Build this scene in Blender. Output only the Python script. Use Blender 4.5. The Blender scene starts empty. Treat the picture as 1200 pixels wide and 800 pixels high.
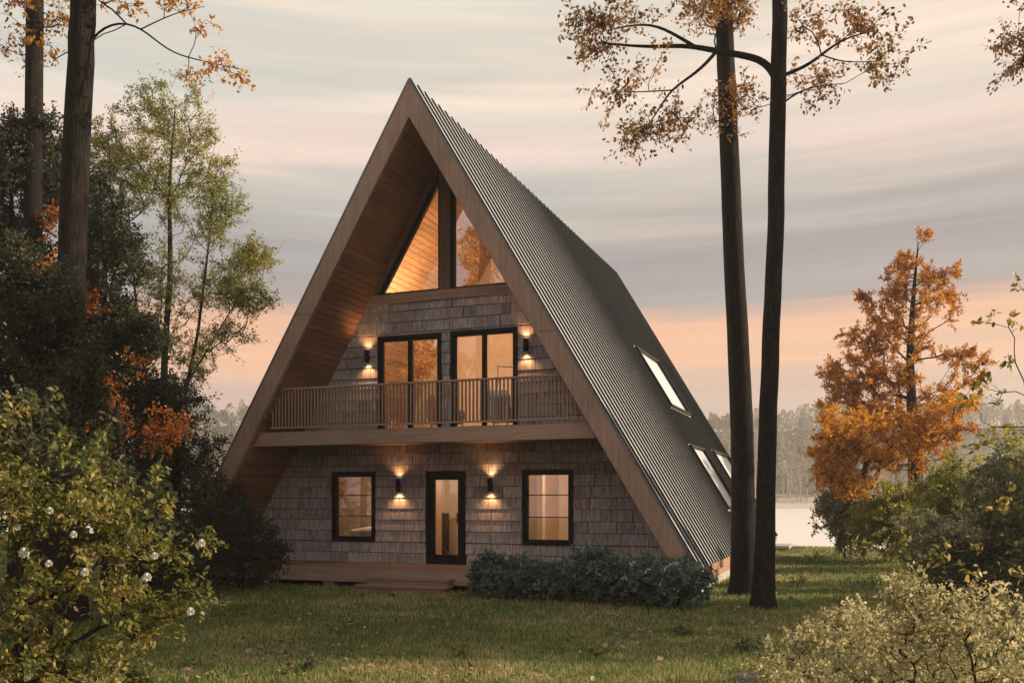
import bpy, math, random
import numpy as np

rad = math.radians
scene = bpy.context.scene
COL = scene.collection

# ------------------------------------------------------------------ camera frame (used to place things at real distances)
YAW = 0.3645
FPX = 1066.3
HOR = 585.7
CAM = np.array([9.05, -17.5, 1.92])
FW = np.array([-math.sin(YAW), math.cos(YAW), 0.0])
RT = np.array([math.cos(YAW), math.sin(YAW), 0.0])
UP = np.array([0, 0, 1.0])


def at(u, v, d):
    """world point seen in direction (u, v) of the 1200x800 photograph at depth d metres"""
    return CAM + d * (FW + RT * (u - 600) / FPX + UP * (HOR - v) / FPX)


def ground_at(u, d):
    p = CAM + d * (FW + RT * (u - 600) / FPX)
    return np.array([p[0], p[1], 0.0])


# ------------------------------------------------------------------ object helpers
def tag(o, label=None, cat=None, group=None, kind=None):
    if label: o['label'] = label
    if cat: o['category'] = cat
    if group: o['group'] = group
    if kind: o['kind'] = kind
    return o


def empty(name, loc, rz=0.0, label=None, cat=None, group=None):
    o = bpy.data.objects.new(name, None)
    COL.objects.link(o)
    o.location = tuple(float(c) for c in loc)
    o.rotation_euler = (0, 0, rz)
    o.empty_display_size = 0.2
    return tag(o, label, cat, group)


def mesh_obj(name, verts, faces, mat, parent=None, smooth=False, attrs=None, world=True):
    """verts (N,3) array; faces: list of arrays (M,k). Verts are world coordinates; the object sits at its parent's origin."""
    verts = np.asarray(verts, dtype=np.float64).reshape(-1, 3)
    if parent is not None and world:
        verts = verts - np.array(parent_origin(parent))
    me = bpy.data.meshes.new(name)
    fl = [np.asarray(f, dtype=np.int32) for f in faces if len(f)]
    nl = sum(f.size for f in fl)
    npoly = sum(len(f) for f in fl)
    me.vertices.add(len(verts))
    me.vertices.foreach_set('co', verts.astype(np.float32).ravel())
    me.loops.add(nl)
    me.polygons.add(npoly)
    me.loops.foreach_set('vertex_index', np.concatenate([f.ravel() for f in fl]))
    tot = np.concatenate([np.full(len(f), f.shape[1], dtype=np.int32) for f in fl])
    st = np.concatenate([[0], np.cumsum(tot)[:-1]]).astype(np.int32)
    me.polygons.foreach_set('loop_start', st)
    me.polygons.foreach_set('loop_total', tot)
    me.polygons.foreach_set('use_smooth', np.full(npoly, bool(smooth)))
    if attrs:
        for k, a in attrs.items():
            at_ = me.attributes.new(k, 'FLOAT', 'POINT')
            at_.data.foreach_set('value', np.asarray(a, dtype=np.float32))
    me.update(calc_edges=True)
    me.validate()
    if mat is not None:
        me.materials.append(mat)
    o = bpy.data.objects.new(name, me)
    COL.objects.link(o)
    if parent is not None:
        o.parent = parent
    return o


def parent_origin(p):
    x = np.zeros(3)
    while p is not None:
        x = x + np.array(p.location)
        p = p.parent
    return x


class MB:
    """collects shapes and builds them as ONE mesh object"""
    def __init__(s):
        s.v = []; s.f = {}; s.n = 0; s.r = []
        s.rng = np.random.default_rng(5)

    def add(s, v, f, r=None):
        v = np.asarray(v, float).reshape(-1, 3)
        for q in f:
            s.f.setdefault(len(q), []).append([i + s.n for i in q])
        s.v.append(v); s.n += len(v)
        s.r.append(np.full(len(v), s.rng.random() if r is None else r))

    def box(s, x0, x1, y0, y1, z0, z1, r=None):
        v = [(x0, y0, z0), (x1, y0, z0), (x1, y1, z0), (x0, y1, z0), (x0, y0, z1), (x1, y0, z1), (x1, y1, z1), (x0, y1, z1)]
        s.add(v, [(0, 3, 2, 1), (4, 5, 6, 7), (0, 1, 5, 4), (1, 2, 6, 5), (2, 3, 7, 6), (3, 0, 4, 7)], r)

    def prism_y(s, poly, y0, y1, r=None):
        """polygon in x,z (counter-clockwise seen from -y) extruded along y"""
        n = len(poly)
        v = [(x, y0, z) for x, z in poly] + [(x, y1, z) for x, z in poly]
        f = [tuple(range(n)), tuple(range(2 * n - 1, n - 1, -1))]
        f += [(i, i + n, (i + 1) % n + n, (i + 1) % n) for i in range(n)]
        s.add(v, f, r)

    def hexa(s, pts, r=None):
        s.add(pts, [(0, 3, 2, 1), (4, 5, 6, 7), (0, 1, 5, 4), (1, 2, 6, 5), (2, 3, 7, 6), (3, 0, 4, 7)], r)

    def cyl(s, c, axis, r, h, n=16, r2=None):
        c = np.array(c, float); a = np.array(axis, float); a /= np.linalg.norm(a)
        t = np.cross(a, (0, 0, 1) if abs(a[2]) < .9 else (1, 0, 0)); t /= np.linalg.norm(t); b = np.cross(a, t)
        r2 = r if r2 is None else r2
        ang = np.linspace(0, 2 * math.pi, n, endpoint=False)
        ring = np.cos(ang)[:, None] * t + np.sin(ang)[:, None] * b
        v = np.concatenate([c + ring * r, c + a * h + ring * r2])
        f = [tuple(range(n - 1, -1, -1)), tuple(range(n, 2 * n))] + [(i, (i + 1) % n, (i + 1) % n + n, i + n) for i in range(n)]
        s.add(v, f)

    def build(s, name, mat, parent=None, smooth=False, bevel=0.0):
        o = mesh_obj(name, np.concatenate(s.v), [np.array(v) for v in s.f.values()], mat, parent, smooth,
                     {'rnd': np.concatenate(s.r)})
        if bevel:
            m = o.modifiers.new('bevel', 'BEVEL'); m.width = bevel; m.segments = 2; m.limit_method = 'ANGLE'
        return o


# ------------------------------------------------------------------ materials
def new_mat(name):
    m = bpy.data.materials.new(name)
    m.use_nodes = True
    nt = m.node_tree
    for n in list(nt.nodes): nt.nodes.remove(n)
    out = nt.nodes.new('ShaderNodeOutputMaterial')
    return m, nt, out


def N(nt, typ, ins=None, **kw):
    n = nt.nodes.new('ShaderNode' + typ)
    for k, v in kw.items(): setattr(n, k, v)
    if ins:
        for k, v in ins.items():
            if isinstance(v, bpy.types.NodeSocket): nt.links.new(v, n.inputs[k])
            else: n.inputs[k].default_value = v
    return n


def ramp(nt, fac, stops, interp='LINEAR'):
    n = nt.nodes.new('ShaderNodeValToRGB')
    n.color_ramp.interpolation = interp
    e = n.color_ramp.elements
    while len(e) > 1: e.remove(e[-1])
    e[0].position = stops[0][0]; e[0].color = (*stops[0][1], 1)
    for p, c in stops[1:]:
        x = e.new(p); x.color = (*c, 1)
    nt.links.new(fac, n.inputs[0])
    return n.outputs[0]


def mixc(nt, fac, a, b, mode='MIX'):
    n = nt.nodes.new('ShaderNodeMix'); n.data_type = 'RGBA'; n.blend_type = mode
    for sock, v in ((n.inputs['Factor'], fac), (n.inputs['A'], a), (n.inputs['B'], b)):
        pass
    def put(i, v):
        if isinstance(v, bpy.types.NodeSocket): nt.links.new(v, n.inputs[i])
        else: n.inputs[i].default_value = v if not isinstance(v, tuple) else (*v, 1)
    put(0, fac); put(6, a); put(7, b)
    return n.outputs[2]


def obj_coord(nt, scale=(1, 1, 1)):
    tc = N(nt, 'TexCoord')
    mp = N(nt, 'Mapping', {'Vector': tc.outputs['Object'], 'Scale': scale})
    return mp.outputs[0]


def noise(nt, vec, scale, detail=4, rough=.55, dist=0.0):
    return N(nt, 'TexNoise', {'Vector': vec, 'Scale': scale, 'Detail': detail, 'Roughness': rough, 'Distortion': dist}).outputs['Fac']


def rnd(nt):
    return N(nt, 'Attribute', attribute_name='rnd').outputs['Fac']


def wood_mat(name, c1, c2, axis='x', rough=.6, vary=.35, grain=1.0, spec=.3):
    """stained timber with grain along an axis and a per-board tone"""
    m, nt, out = new_mat(name)
    st = {'x': (1.2, 22, 22), 'y': (22, 1.2, 22), 'z': (22, 22, 1.2)}[axis]
    st = tuple(a * grain for a in st)
    v = obj_coord(nt, st)
    r = rnd(nt)
    off = N(nt, 'VectorMath', {0: v, 1: N(nt, 'CombineXYZ', {0: N(nt, 'Math', {0: r, 1: 37.0}, operation='MULTIPLY').outputs[0], 1: r, 2: N(nt, 'Math', {0: r, 1: 19.0}, operation='MULTIPLY').outputs[0]}).outputs[0]}, operation='ADD').outputs[0]
    g = noise(nt, off, 1.0, 6, .6, .6)
    fine = noise(nt, off, 4.0, 3, .6)
    big = noise(nt, obj_coord(nt), .8, 3)
    col = ramp(nt, g, [(.3, c1), (.7, c2)])
    val = N(nt, 'MapRange', {0: r, 3: 1 - vary, 4: 1 + vary}).outputs[0]
    val2 = N(nt, 'MapRange', {0: big, 1: .3, 2: .7, 3: .82, 4: 1.15}).outputs[0]
    vv = N(nt, 'Math', {0: val, 1: val2}, operation='MULTIPLY').outputs[0]
    vv = N(nt, 'Math', {0: vv, 1: N(nt, 'MapRange', {0: fine, 1: .3, 2: .7, 3: .85, 4: 1.12}).outputs[0]}, operation='MULTIPLY').outputs[0]
    hsv = N(nt, 'HueSaturation', {'Value': vv, 'Color': col})
    b = N(nt, 'Bump', {'Strength': .35, 'Distance': .004, 'Height': g})
    p = N(nt, 'BsdfPrincipled', {'Base Color': hsv.outputs[0], 'Roughness': rough, 'Specular IOR Level': spec, 'Normal': b.outputs[0]})
    nt.links.new(p.outputs[0], out.inputs[0])
    return m


def plain_mat(name, col, rough=.6, metal=0.0, var=.12, nscale=6.0, bump=.0, spec=.5):
    m, nt, out = new_mat(name)
    v = obj_coord(nt)
    n1 = noise(nt, v, nscale, 5)
    f = N(nt, 'MapRange', {0: n1, 1: .3, 2: .7, 3: 1 - var, 4: 1 + var}).outputs[0]
    hsv = N(nt, 'HueSaturation', {'Value': f, 'Color': (*col, 1)})
    ins = {'Base Color': hsv.outputs[0], 'Roughness': rough, 'Metallic': metal, 'Specular IOR Level': spec}
    if bump:
        ins['Normal'] = N(nt, 'Bump', {'Strength': bump, 'Distance': .01, 'Height': noise(nt, v, nscale * 6, 4)}).outputs[0]
    p = N(nt, 'BsdfPrincipled', ins)
    nt.links.new(p.outputs[0], out.inputs[0])
    return m


def leaf_mat(name, stops, trans=.45, rough=.5):
    m, nt, out = new_mat(name)
    r = rnd(nt)
    big = noise(nt, obj_coord(nt), .9, 2)
    f = N(nt, 'Math', {0: r, 1: N(nt, 'MapRange', {0: big, 1: .3, 2: .7, 3: -.18, 4: .18}).outputs[0]}, operation='ADD').outputs[0]
    col = ramp(nt, f, stops)
    p = N(nt, 'BsdfPrincipled', {'Base Color': col, 'Roughness': rough, 'Specular IOR Level': .35})
    t = N(nt, 'BsdfTranslucent', {'Color': N(nt, 'HueSaturation', {'Value': 1.25, 'Saturation': 1.15, 'Color': col}).outputs[0]})
    mx = N(nt, 'MixShader', {0: trans, 1: p.outputs[0], 2: t.outputs[0]})
    nt.links.new(mx.outputs[0], out.inputs[0])
    return m


def bark_mat(name, c1, c2):
    m, nt, out = new_mat(name)
    v = obj_coord(nt, (14, 14, 2.2))
    w = noise(nt, v, 1.3, 6, .65, 1.2)
    n2 = noise(nt, obj_coord(nt), 1.5, 3)
    col = ramp(nt, w, [(.35, c1), (.65, c2)])
    hsv = N(nt, 'HueSaturation', {'Value': N(nt, 'MapRange', {0: n2, 1: .3, 2: .7, 3: .75, 4: 1.25}).outputs[0], 'Color': col})
    lich = N(nt, 'MapRange', {0: noise(nt, obj_coord(nt, (3, 3, 1.6)), 2.2, 6, .7), 1: .56, 2: .66, 3: 0.0, 4: .3}).outputs[0]
    hsv = N(nt, 'HueSaturation', {'Color': mixc(nt, lich, hsv.outputs[0], tuple(min(.5, c * 2.2 + .012) for c in c2))})
    b = N(nt, 'Bump', {'Strength': 1.0, 'Distance': .05, 'Height': w})
    p = N(nt, 'BsdfPrincipled', {'Base Color': hsv.outputs[0], 'Roughness': .9, 'Specular IOR Level': .15, 'Normal': b.outputs[0]})
    nt.links.new(p.outputs[0], out.inputs[0])
    return m


def glass_mat(name, refl, tint=(1, 1, 1), wav=0.0):
    """window glass: clear coated pane, transmits and mirrors"""
    m, nt, out = new_mat(name)
    b = N(nt, 'Bump', {'Strength': wav, 'Distance': .02, 'Height': noise(nt, obj_coord(nt), 1.3, 1)})
    fr = N(nt, 'Fresnel', {'IOR': 1.5})
    f = N(nt, 'Math', {0: fr.outputs[0], 1: refl}, operation='ADD', use_clamp=True).outputs[0]
    g = N(nt, 'BsdfGlossy', {'Color': (1, 1, 1, 1), 'Roughness': .0, 'Normal': b.outputs[0]})
    t = N(nt, 'BsdfTransparent', {'Color': (*tint, 1)})
    mx = N(nt, 'MixShader', {0: f, 1: t.outputs[0], 2: g.outputs[0]})
    nt.links.new(mx.outputs[0], out.inputs[0])
    return m


def emit_mat(name, col, s):
    m, nt, out = new_mat(name)
    e = N(nt, 'Emission', {'Color': (*col, 1), 'Strength': s})
    nt.links.new(e.outputs[0], out.inputs[0])
    return m


M = {}
M['fascia'] = wood_mat('fascia_timber', (.27, .18, .14), (.39, .275, .215), 'z', .65, .12)
M['beam'] = wood_mat('beam_timber', (.27, .18, .14), (.39, .275, .215), 'x', .65, .12)
M['baluster'] = wood_mat('baluster_timber', (.27, .18, .14), (.39, .275, .215), 'z', .65, .15)
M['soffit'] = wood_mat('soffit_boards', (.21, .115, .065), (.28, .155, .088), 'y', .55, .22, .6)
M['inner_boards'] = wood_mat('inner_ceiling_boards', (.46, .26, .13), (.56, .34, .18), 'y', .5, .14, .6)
M['deck'] = wood_mat('deck_boards', (.20, .12, .09), (.32, .20, .15), 'x', .6, .14)
M['eave'] = wood_mat('eave_timber', (.33, .19, .12), (.46, .28, .18), 'y', .6, .1)
M['black'] = plain_mat('black_frame_paint', (.006, .0065, .007), .5, 0, .2, spec=.2)
M['trim_dark'] = wood_mat('dark_window_trim', (.12, .075, .055), (.19, .125, .09), 'z', .6, .1)
M['glass'] = glass_mat('window_glass', .05)
M['glass_refl'] = glass_mat('coated_window_glass', .26)
M['metal_edge'] = plain_mat('edge_flashing', (.16, .17, .19), .4, .6)
M['concrete'] = plain_mat('concrete', (.42, .40, .37), .85, 0, .15, 4, .3)
M['cream'] = plain_mat('cream_plaster', (.72, .60, .48), .8, 0, .04, 2)
M['white_fabric'] = plain_mat('white_linen', (.75, .70, .64), .9, 0, .05, 5, .3)
M['grey_fabric'] = plain_mat('grey_upholstery', (.13, .13, .14), .9, 0, .1, 8, .3)
M['dark_wood'] = wood_mat('dark_furniture_wood', (.06, .035, .025), (.10, .06, .04), 'z', .5, .1)
M['floor_wood'] = wood_mat('inner_floor_boards', (.25, .15, .09), (.36, .23, .14), 'y', .4, .12)
M['lamp_lens'] = emit_mat('lamp_lens', (1, .66, .34), 28)
M['lamp_shade'] = emit_mat('lit_lamp_shade', (1, .72, .42), 5)
M['stone'] = plain_mat('pale_stone', (.13, .15, .155), .85, 0, .45, 3, 1.0)
M['petal'] = plain_mat('white_petals', (.75, .74, .66), .7, 0, .08, 20)
M['petal_blue'] = plain_mat('pale_blue_petals', (.55, .60, .72), .7, 0, .1, 20)
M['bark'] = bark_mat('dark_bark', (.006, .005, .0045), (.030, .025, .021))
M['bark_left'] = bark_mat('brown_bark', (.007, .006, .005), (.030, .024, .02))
M['twig'] = bark_mat('twig_bark', (.035, .026, .02), (.09, .068, .05))
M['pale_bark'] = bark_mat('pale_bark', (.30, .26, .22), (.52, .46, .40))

# shingle
m, nt, out = new_mat('weathered_shingles')
r = rnd(nt)
off = N(nt, 'CombineXYZ', {0: N(nt, 'Math', {0: r, 1: 51.0}, operation='MULTIPLY').outputs[0], 1: 0.0, 2: N(nt, 'Math', {0: r, 1: 13.0}, operation='MULTIPLY').outputs[0]}).outputs[0]
v = N(nt, 'VectorMath', {0: obj_coord(nt, (34, 34, 1.6)), 1: off}, operation='ADD').outputs[0]
g = noise(nt, v, 1.0, 5, .7, .3)
v2 = N(nt, 'VectorMath', {0: obj_coord(nt, (90, 90, 4)), 1: off}, operation='ADD').outputs[0]
g2 = noise(nt, v2, 1.0, 3, .7)
col = ramp(nt, g, [(.30, (.15, .142, .148)), (.5, (.38, .365, .38)), (.72, (.66, .64, .66))])
tint = ramp(nt, r, [(0, (.58, .54, .53)), (.25, (1.05, .97, .93)), (.5, (.78, .79, .85)), (.75, (1.2, 1.12, 1.08)), (1, (.85, .72, .65))])
col = mixc(nt, 1.0, col, tint, 'MULTIPLY')
big = noise(nt, obj_coord(nt), .7, 4)
col = N(nt, 'HueSaturation', {'Value': N(nt, 'MapRange', {0: big, 1: .3, 2: .7, 3: .85, 4: 1.2}).outputs[0], 'Color': col}).outputs[0]
hh = N(nt, 'Math', {0: g, 1: g2}, operation='ADD').outputs[0]
b = N(nt, 'Bump', {'Strength': .8, 'Distance': .008, 'Height': hh})
p = N(nt, 'BsdfPrincipled', {'Base Color': col, 'Roughness': .8, 'Specular IOR Level': .25, 'Normal': b.outputs[0]})
nt.links.new(p.outputs[0], out.inputs[0])
M['shingle'] = m

# roof metal
m, nt, out = new_mat('standing_seam_metal')
n1 = noise(nt, obj_coord(nt, (1, 3, 1)), 1.2, 5)
n2 = noise(nt, obj_coord(nt, (.6, 10, .6)), 3, 3)
c = ramp(nt, n1, [(.3, (.56, .58, .61)), (.7, (.68, .70, .72))])
ro = N(nt, 'MapRange', {0: n2, 1: .3, 2: .7, 3: .3, 4: .48}).outputs[0]
p = N(nt, 'BsdfPrincipled', {'Base Color': c, 'Metallic': .35, 'Roughness': ro})
nt.links.new(p.outputs[0], out.inputs[0])
M['roof'] = m
M['rib'] = plain_mat('shaded_rib_metal', (.014, .014, .015), .5, .2, .15)  # near-black: shade of the unlit rib sides put into the colour

# leaves
M['lf_autumn'] = leaf_mat('brown_orange_leaves', [(0, (.10, .045, .018)), (.35, (.25, .12, .045)), (.7, (.46, .26, .09)), (1, (.58, .38, .17))], .45)
M['lf_orange'] = leaf_mat('bright_orange_leaves', [(0, (.26, .10, .03)), (.4, (.54, .25, .06)), (.75, (.68, .37, .09)), (1, (.76, .52, .17))], .5)
M['lf_maple'] = leaf_mat('rust_maple_leaves', [(0, (.20, .08, .03)), (.4, (.46, .20, .055)), (.8, (.62, .33, .09)), (1, (.70, .46, .15))], .5)
M['lf_rust'] = leaf_mat('rust_red_leaves', [(0, (.12, .035, .012)), (.45, (.34, .11, .03)), (.8, (.48, .19, .05)), (1, (.58, .32, .12))], .45)
M['lf_dark'] = leaf_mat('dark_green_leaves', [(0, (.018, .024, .013)), (.5, (.045, .058, .03)), (.85, (.085, .095, .045)), (1, (.15, .125, .05))], .3)
M['lf_olive'] = leaf_mat('olive_yellow_leaves', [(0, (.08, .10, .03)), (.4, (.21, .23, .07)), (.8, (.42, .38, .10)), (1, (.55, .44, .13))], .55)
M['lf_bush'] = leaf_mat('yellow_green_bush_leaves', [(0, (.06, .08, .02)), (.4, (.17, .18, .045)), (.75, (.38, .32, .10)), (1, (.55, .42, .16))], .45)
M['lf_cream'] = leaf_mat('pale_yellow_bush_leaves', [(0, (.14, .15, .06)), (.35, (.40, .37, .19)), (.75, (.68, .59, .36)), (1, (.78, .66, .44))], .45)
M['lf_blue'] = leaf_mat('blue_green_shrub_leaves', [(0, (.045, .075, .06)), (.5, (.12, .18, .145)), (1, (.26, .33, .27))], .3)
M['lf_mid'] = leaf_mat('mid_green_leaves', [(0, (.03, .045, .018)), (.5, (.10, .12, .05)), (1, (.28, .25, .11))], .5)
M['lf_grey'] = leaf_mat('grey_green_leaves', [(0, (.06, .075, .04)), (.5, (.20, .21, .12)), (1, (.44, .40, .25))], .5)
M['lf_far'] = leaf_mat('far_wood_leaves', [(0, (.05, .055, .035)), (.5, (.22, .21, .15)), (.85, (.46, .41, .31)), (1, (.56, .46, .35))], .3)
M['grass'] = None

# ------------------------------------------------------------------ foliage toolkit
LEAF_SIMPLE = (np.array([(0, 0, 0), (.42, .30, .07), (1, 0, -.06), (.42, -.30, .07)]), np.array([(0, 2, 1), (0, 3, 2)]))
LEAF_FINE = (np.array([(0, 0, 0), (.25, .20, .06), (.62, .24, .03), (1, 0, -.16), (.62, -.24, .03), (.25, -.20, .06), (.3, 0, 0), (.66, 0, -.04)]),
             None)
LEAF_FINE_Q = np.array([(6, 7, 2, 1), (5, 4, 7, 6)])
LEAF_FINE_T = np.array([(0, 6, 1), (0, 5, 6), (7, 3, 2), (4, 3, 7)])


def norm(a):
    return a / np.maximum(np.linalg.norm(a, axis=-1, keepdims=True), 1e-9)


def leaves_mesh(pos, dirs, size, rng, up=.8, fine=False, width=1.0):
    n = len(pos)
    d = norm(dirs)
    nn = norm(rng.normal(size=(n, 3)) * .7 + UP * up)
    nn = norm(nn - d * np.sum(nn * d, 1)[:, None])
    b = np.cross(nn, d)
    T = (LEAF_FINE if fine else LEAF_SIMPLE)[0]
    k = len(T)
    s = size[:, None, None]
    curl = (1 + rng.normal(size=(n, 1, 1)) * .6)
    V = pos[:, None, :] + s * (T[None, :, 0:1] * d[:, None, :] + T[None, :, 1:2] * width * b[:, None, :] + T[None, :, 2:3] * curl * nn[:, None, :])
    base = (np.arange(n) * k)[:, None, None]
    if fine:
        faces = [(LEAF_FINE_Q[None] + base).reshape(-1, 4), (LEAF_FINE_T[None] + base).reshape(-1, 3)]
    else:
        faces = [(LEAF_SIMPLE[1][None] + base).reshape(-1, 3)]
    r = np.repeat(np.clip(rng.beta(2.2, 2.2, n), 0, 1), k)
    return V.reshape(-1, 3), faces, r


def tubes(polys, radii, sides):
    """list of (k,3) polylines of any length -> verts, faces(quads)"""
    V = []; F = []; base = 0
    bylen = {}
    for p, r in zip(polys, radii):
        bylen.setdefault(len(p), []).append((p, r))
    ang = np.linspace(0, 2 * math.pi, sides, endpoint=False)
    for k, lst in bylen.items():
        P = np.array([a for a, _ in lst]); Rr = np.array([b for _, b in lst])
        m = len(P)
        t = norm(np.gradient(P, axis=1))
        ref = np.where(np.abs(t[:, :1, 2:3]) > .8, np.array([[[1., 0, 0]]]), np.array([[[0, 0, 1.]]]))
        u = norm(np.cross(t, ref)); w = np.cross(t, u)
        ring = P[:, :, None, :] + Rr[:, :, None, None] * (np.cos(ang)[None, None, :, None] * u[:, :, None, :] + np.sin(ang)[None, None, :, None] * w[:, :, None, :])
        V.append(ring.reshape(-1, 3))
        i = np.arange(sides); j = (i + 1) % sides
        q = np.stack([i, j, j + sides, i + sides], 1)
        q = q[None, None] + (np.arange(k - 1) * sides)[None, :, None, None] + (np.arange(m) * k * sides)[:, None, None, None] + base
        F.append(q.reshape(-1, 4))
        base += m * k * sides
    return np.concatenate(V), np.concatenate(F)


def lobe_points(lobes, n, rng, shell=.35):
    """lobes: (centre, (rx,ry,rz), weight)"""
    w = np.array([l[2] for l in lobes], float); w /= w.sum()
    idx = rng.choice(len(lobes), n, p=w)
    d = norm(rng.normal(size=(n, 3)))
    r = (shell + (1 - shell) * rng.random(n)) ** (1 / 2.2)
    c = np.array([l[0] for l in lobes])[idx]; R_ = np.array([l[1] for l in lobes])[idx]
    return c + d * r[:, None] * R_


def skeleton(trunk, trad, targets, rng, step=.3, lift=.35, wob=.12, rt=.006, power=.5, branch_from=.25, limbs=()):
    nodes = [np.array(p, float) for p in trunk]
    nt_ = len(nodes)
    par = [-1] + list(range(nt_ - 1))
    ok = [i >= branch_from * nt_ for i in range(nt_)]
    limb_paths = []; limb_r = {}
    for pts_, r0, r1 in limbs:
        pts_ = np.array(pts_, float)
        P_ = np.array(nodes)
        i0 = int(np.argmin(np.linalg.norm(P_ - pts_[0], axis=1)))
        # smooth curve through the given points
        q_ = np.concatenate([[P_[i0]], pts_[1:]])
        sl = np.concatenate([[0], np.cumsum(np.linalg.norm(np.diff(q_, axis=0), axis=1))])
        kk = max(4, int(sl[-1] / .12))
        ss = np.linspace(0, sl[-1], kk)
        c_ = np.stack([np.interp(ss, sl, q_[:, j]) for j in range(3)], 1)
        for _ in range(4): c_[1:-1] = (c_[:-2] + 2 * c_[1:-1] + c_[2:]) / 4
        prev = i0; ids = [i0]
        for j in range(1, kk):
            nodes.append(c_[j]); par.append(prev); ok.append(j > kk * .3); prev = len(nodes) - 1; ids.append(prev)
            limb_r[prev] = r0 + (r1 - r0) * j / kk
        limb_paths.append(ids)
    ax = np.array(trunk)
    dist = np.min(np.linalg.norm(targets[:, None] - ax[None], axis=2), axis=1)
    paths = list(limb_paths); tips = []
    for ti in np.argsort(dist):
        t = targets[ti]
        P = np.array(nodes); okk = np.array(ok)
        dv = t - P
        h = np.linalg.norm(dv[:, :2], axis=1)
        c = np.linalg.norm(dv, axis=1) + 1.2 * np.maximum(0, lift * h - dv[:, 2]) + np.where(okk, 0, 1e3)
        i = int(np.argmin(c))
        p0 = P[i]
        L = np.linalg.norm(t - p0)
        if L < 1e-3: continue
        k = max(2, int(math.ceil(L / step)))
        pd = P[i] - P[par[i]] if par[i] >= 0 else UP
        pd = pd / (np.linalg.norm(pd) + 1e-9)
        d0 = norm((t - p0) / L + .5 * pd + .15 * rng.normal(size=3))
        p1 = p0 + d0 * L * .45
        p2 = t - norm((t - p0) / L + UP * rng.uniform(-.2, .5)) * L * .3
        s = np.linspace(0, 1, k + 1)[1:, None]
        pts = (1 - s) ** 3 * p0 + 3 * (1 - s) ** 2 * s * p1 + 3 * (1 - s) * s * s * p2 + s ** 3 * t
        pts[:-1] += rng.normal(size=(k - 1, 3)) * wob * step
        ids = [i]
        prev = i
        for q in pts:
            nodes.append(q); par.append(prev); ok.append(True); prev = len(nodes) - 1; ids.append(prev)
        paths.append(ids)
        tips.append(prev)
    cnt = np.zeros(len(nodes))
    for t in tips: cnt[t] += 1
    for i in range(len(nodes) - 1, 0, -1):
        if par[i] >= 0: cnt[par[i]] += cnt[i]
    R_ = rt * np.maximum(cnt, 1) ** power
    for i in range(nt_): R_[i] = trad[i]
    for i in range(nt_, len(nodes)):
        R_[i] = limb_r[i] if i in limb_r else min(R_[i], R_[par[i]] * (.6 if par[i] < nt_ else 1.0))
    P = np.array(nodes)
    polys = [P[ids] for ids in paths]
    rads = []
    for ids in paths:
        r_ = R_[ids].copy(); r_[0] = r_[1]
        rads.append(r_)
    tipd = [norm(P[t] - P[par[t]]) for t in tips]
    return polys, rads, P[tips], np.array(tipd), P, cnt


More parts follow.
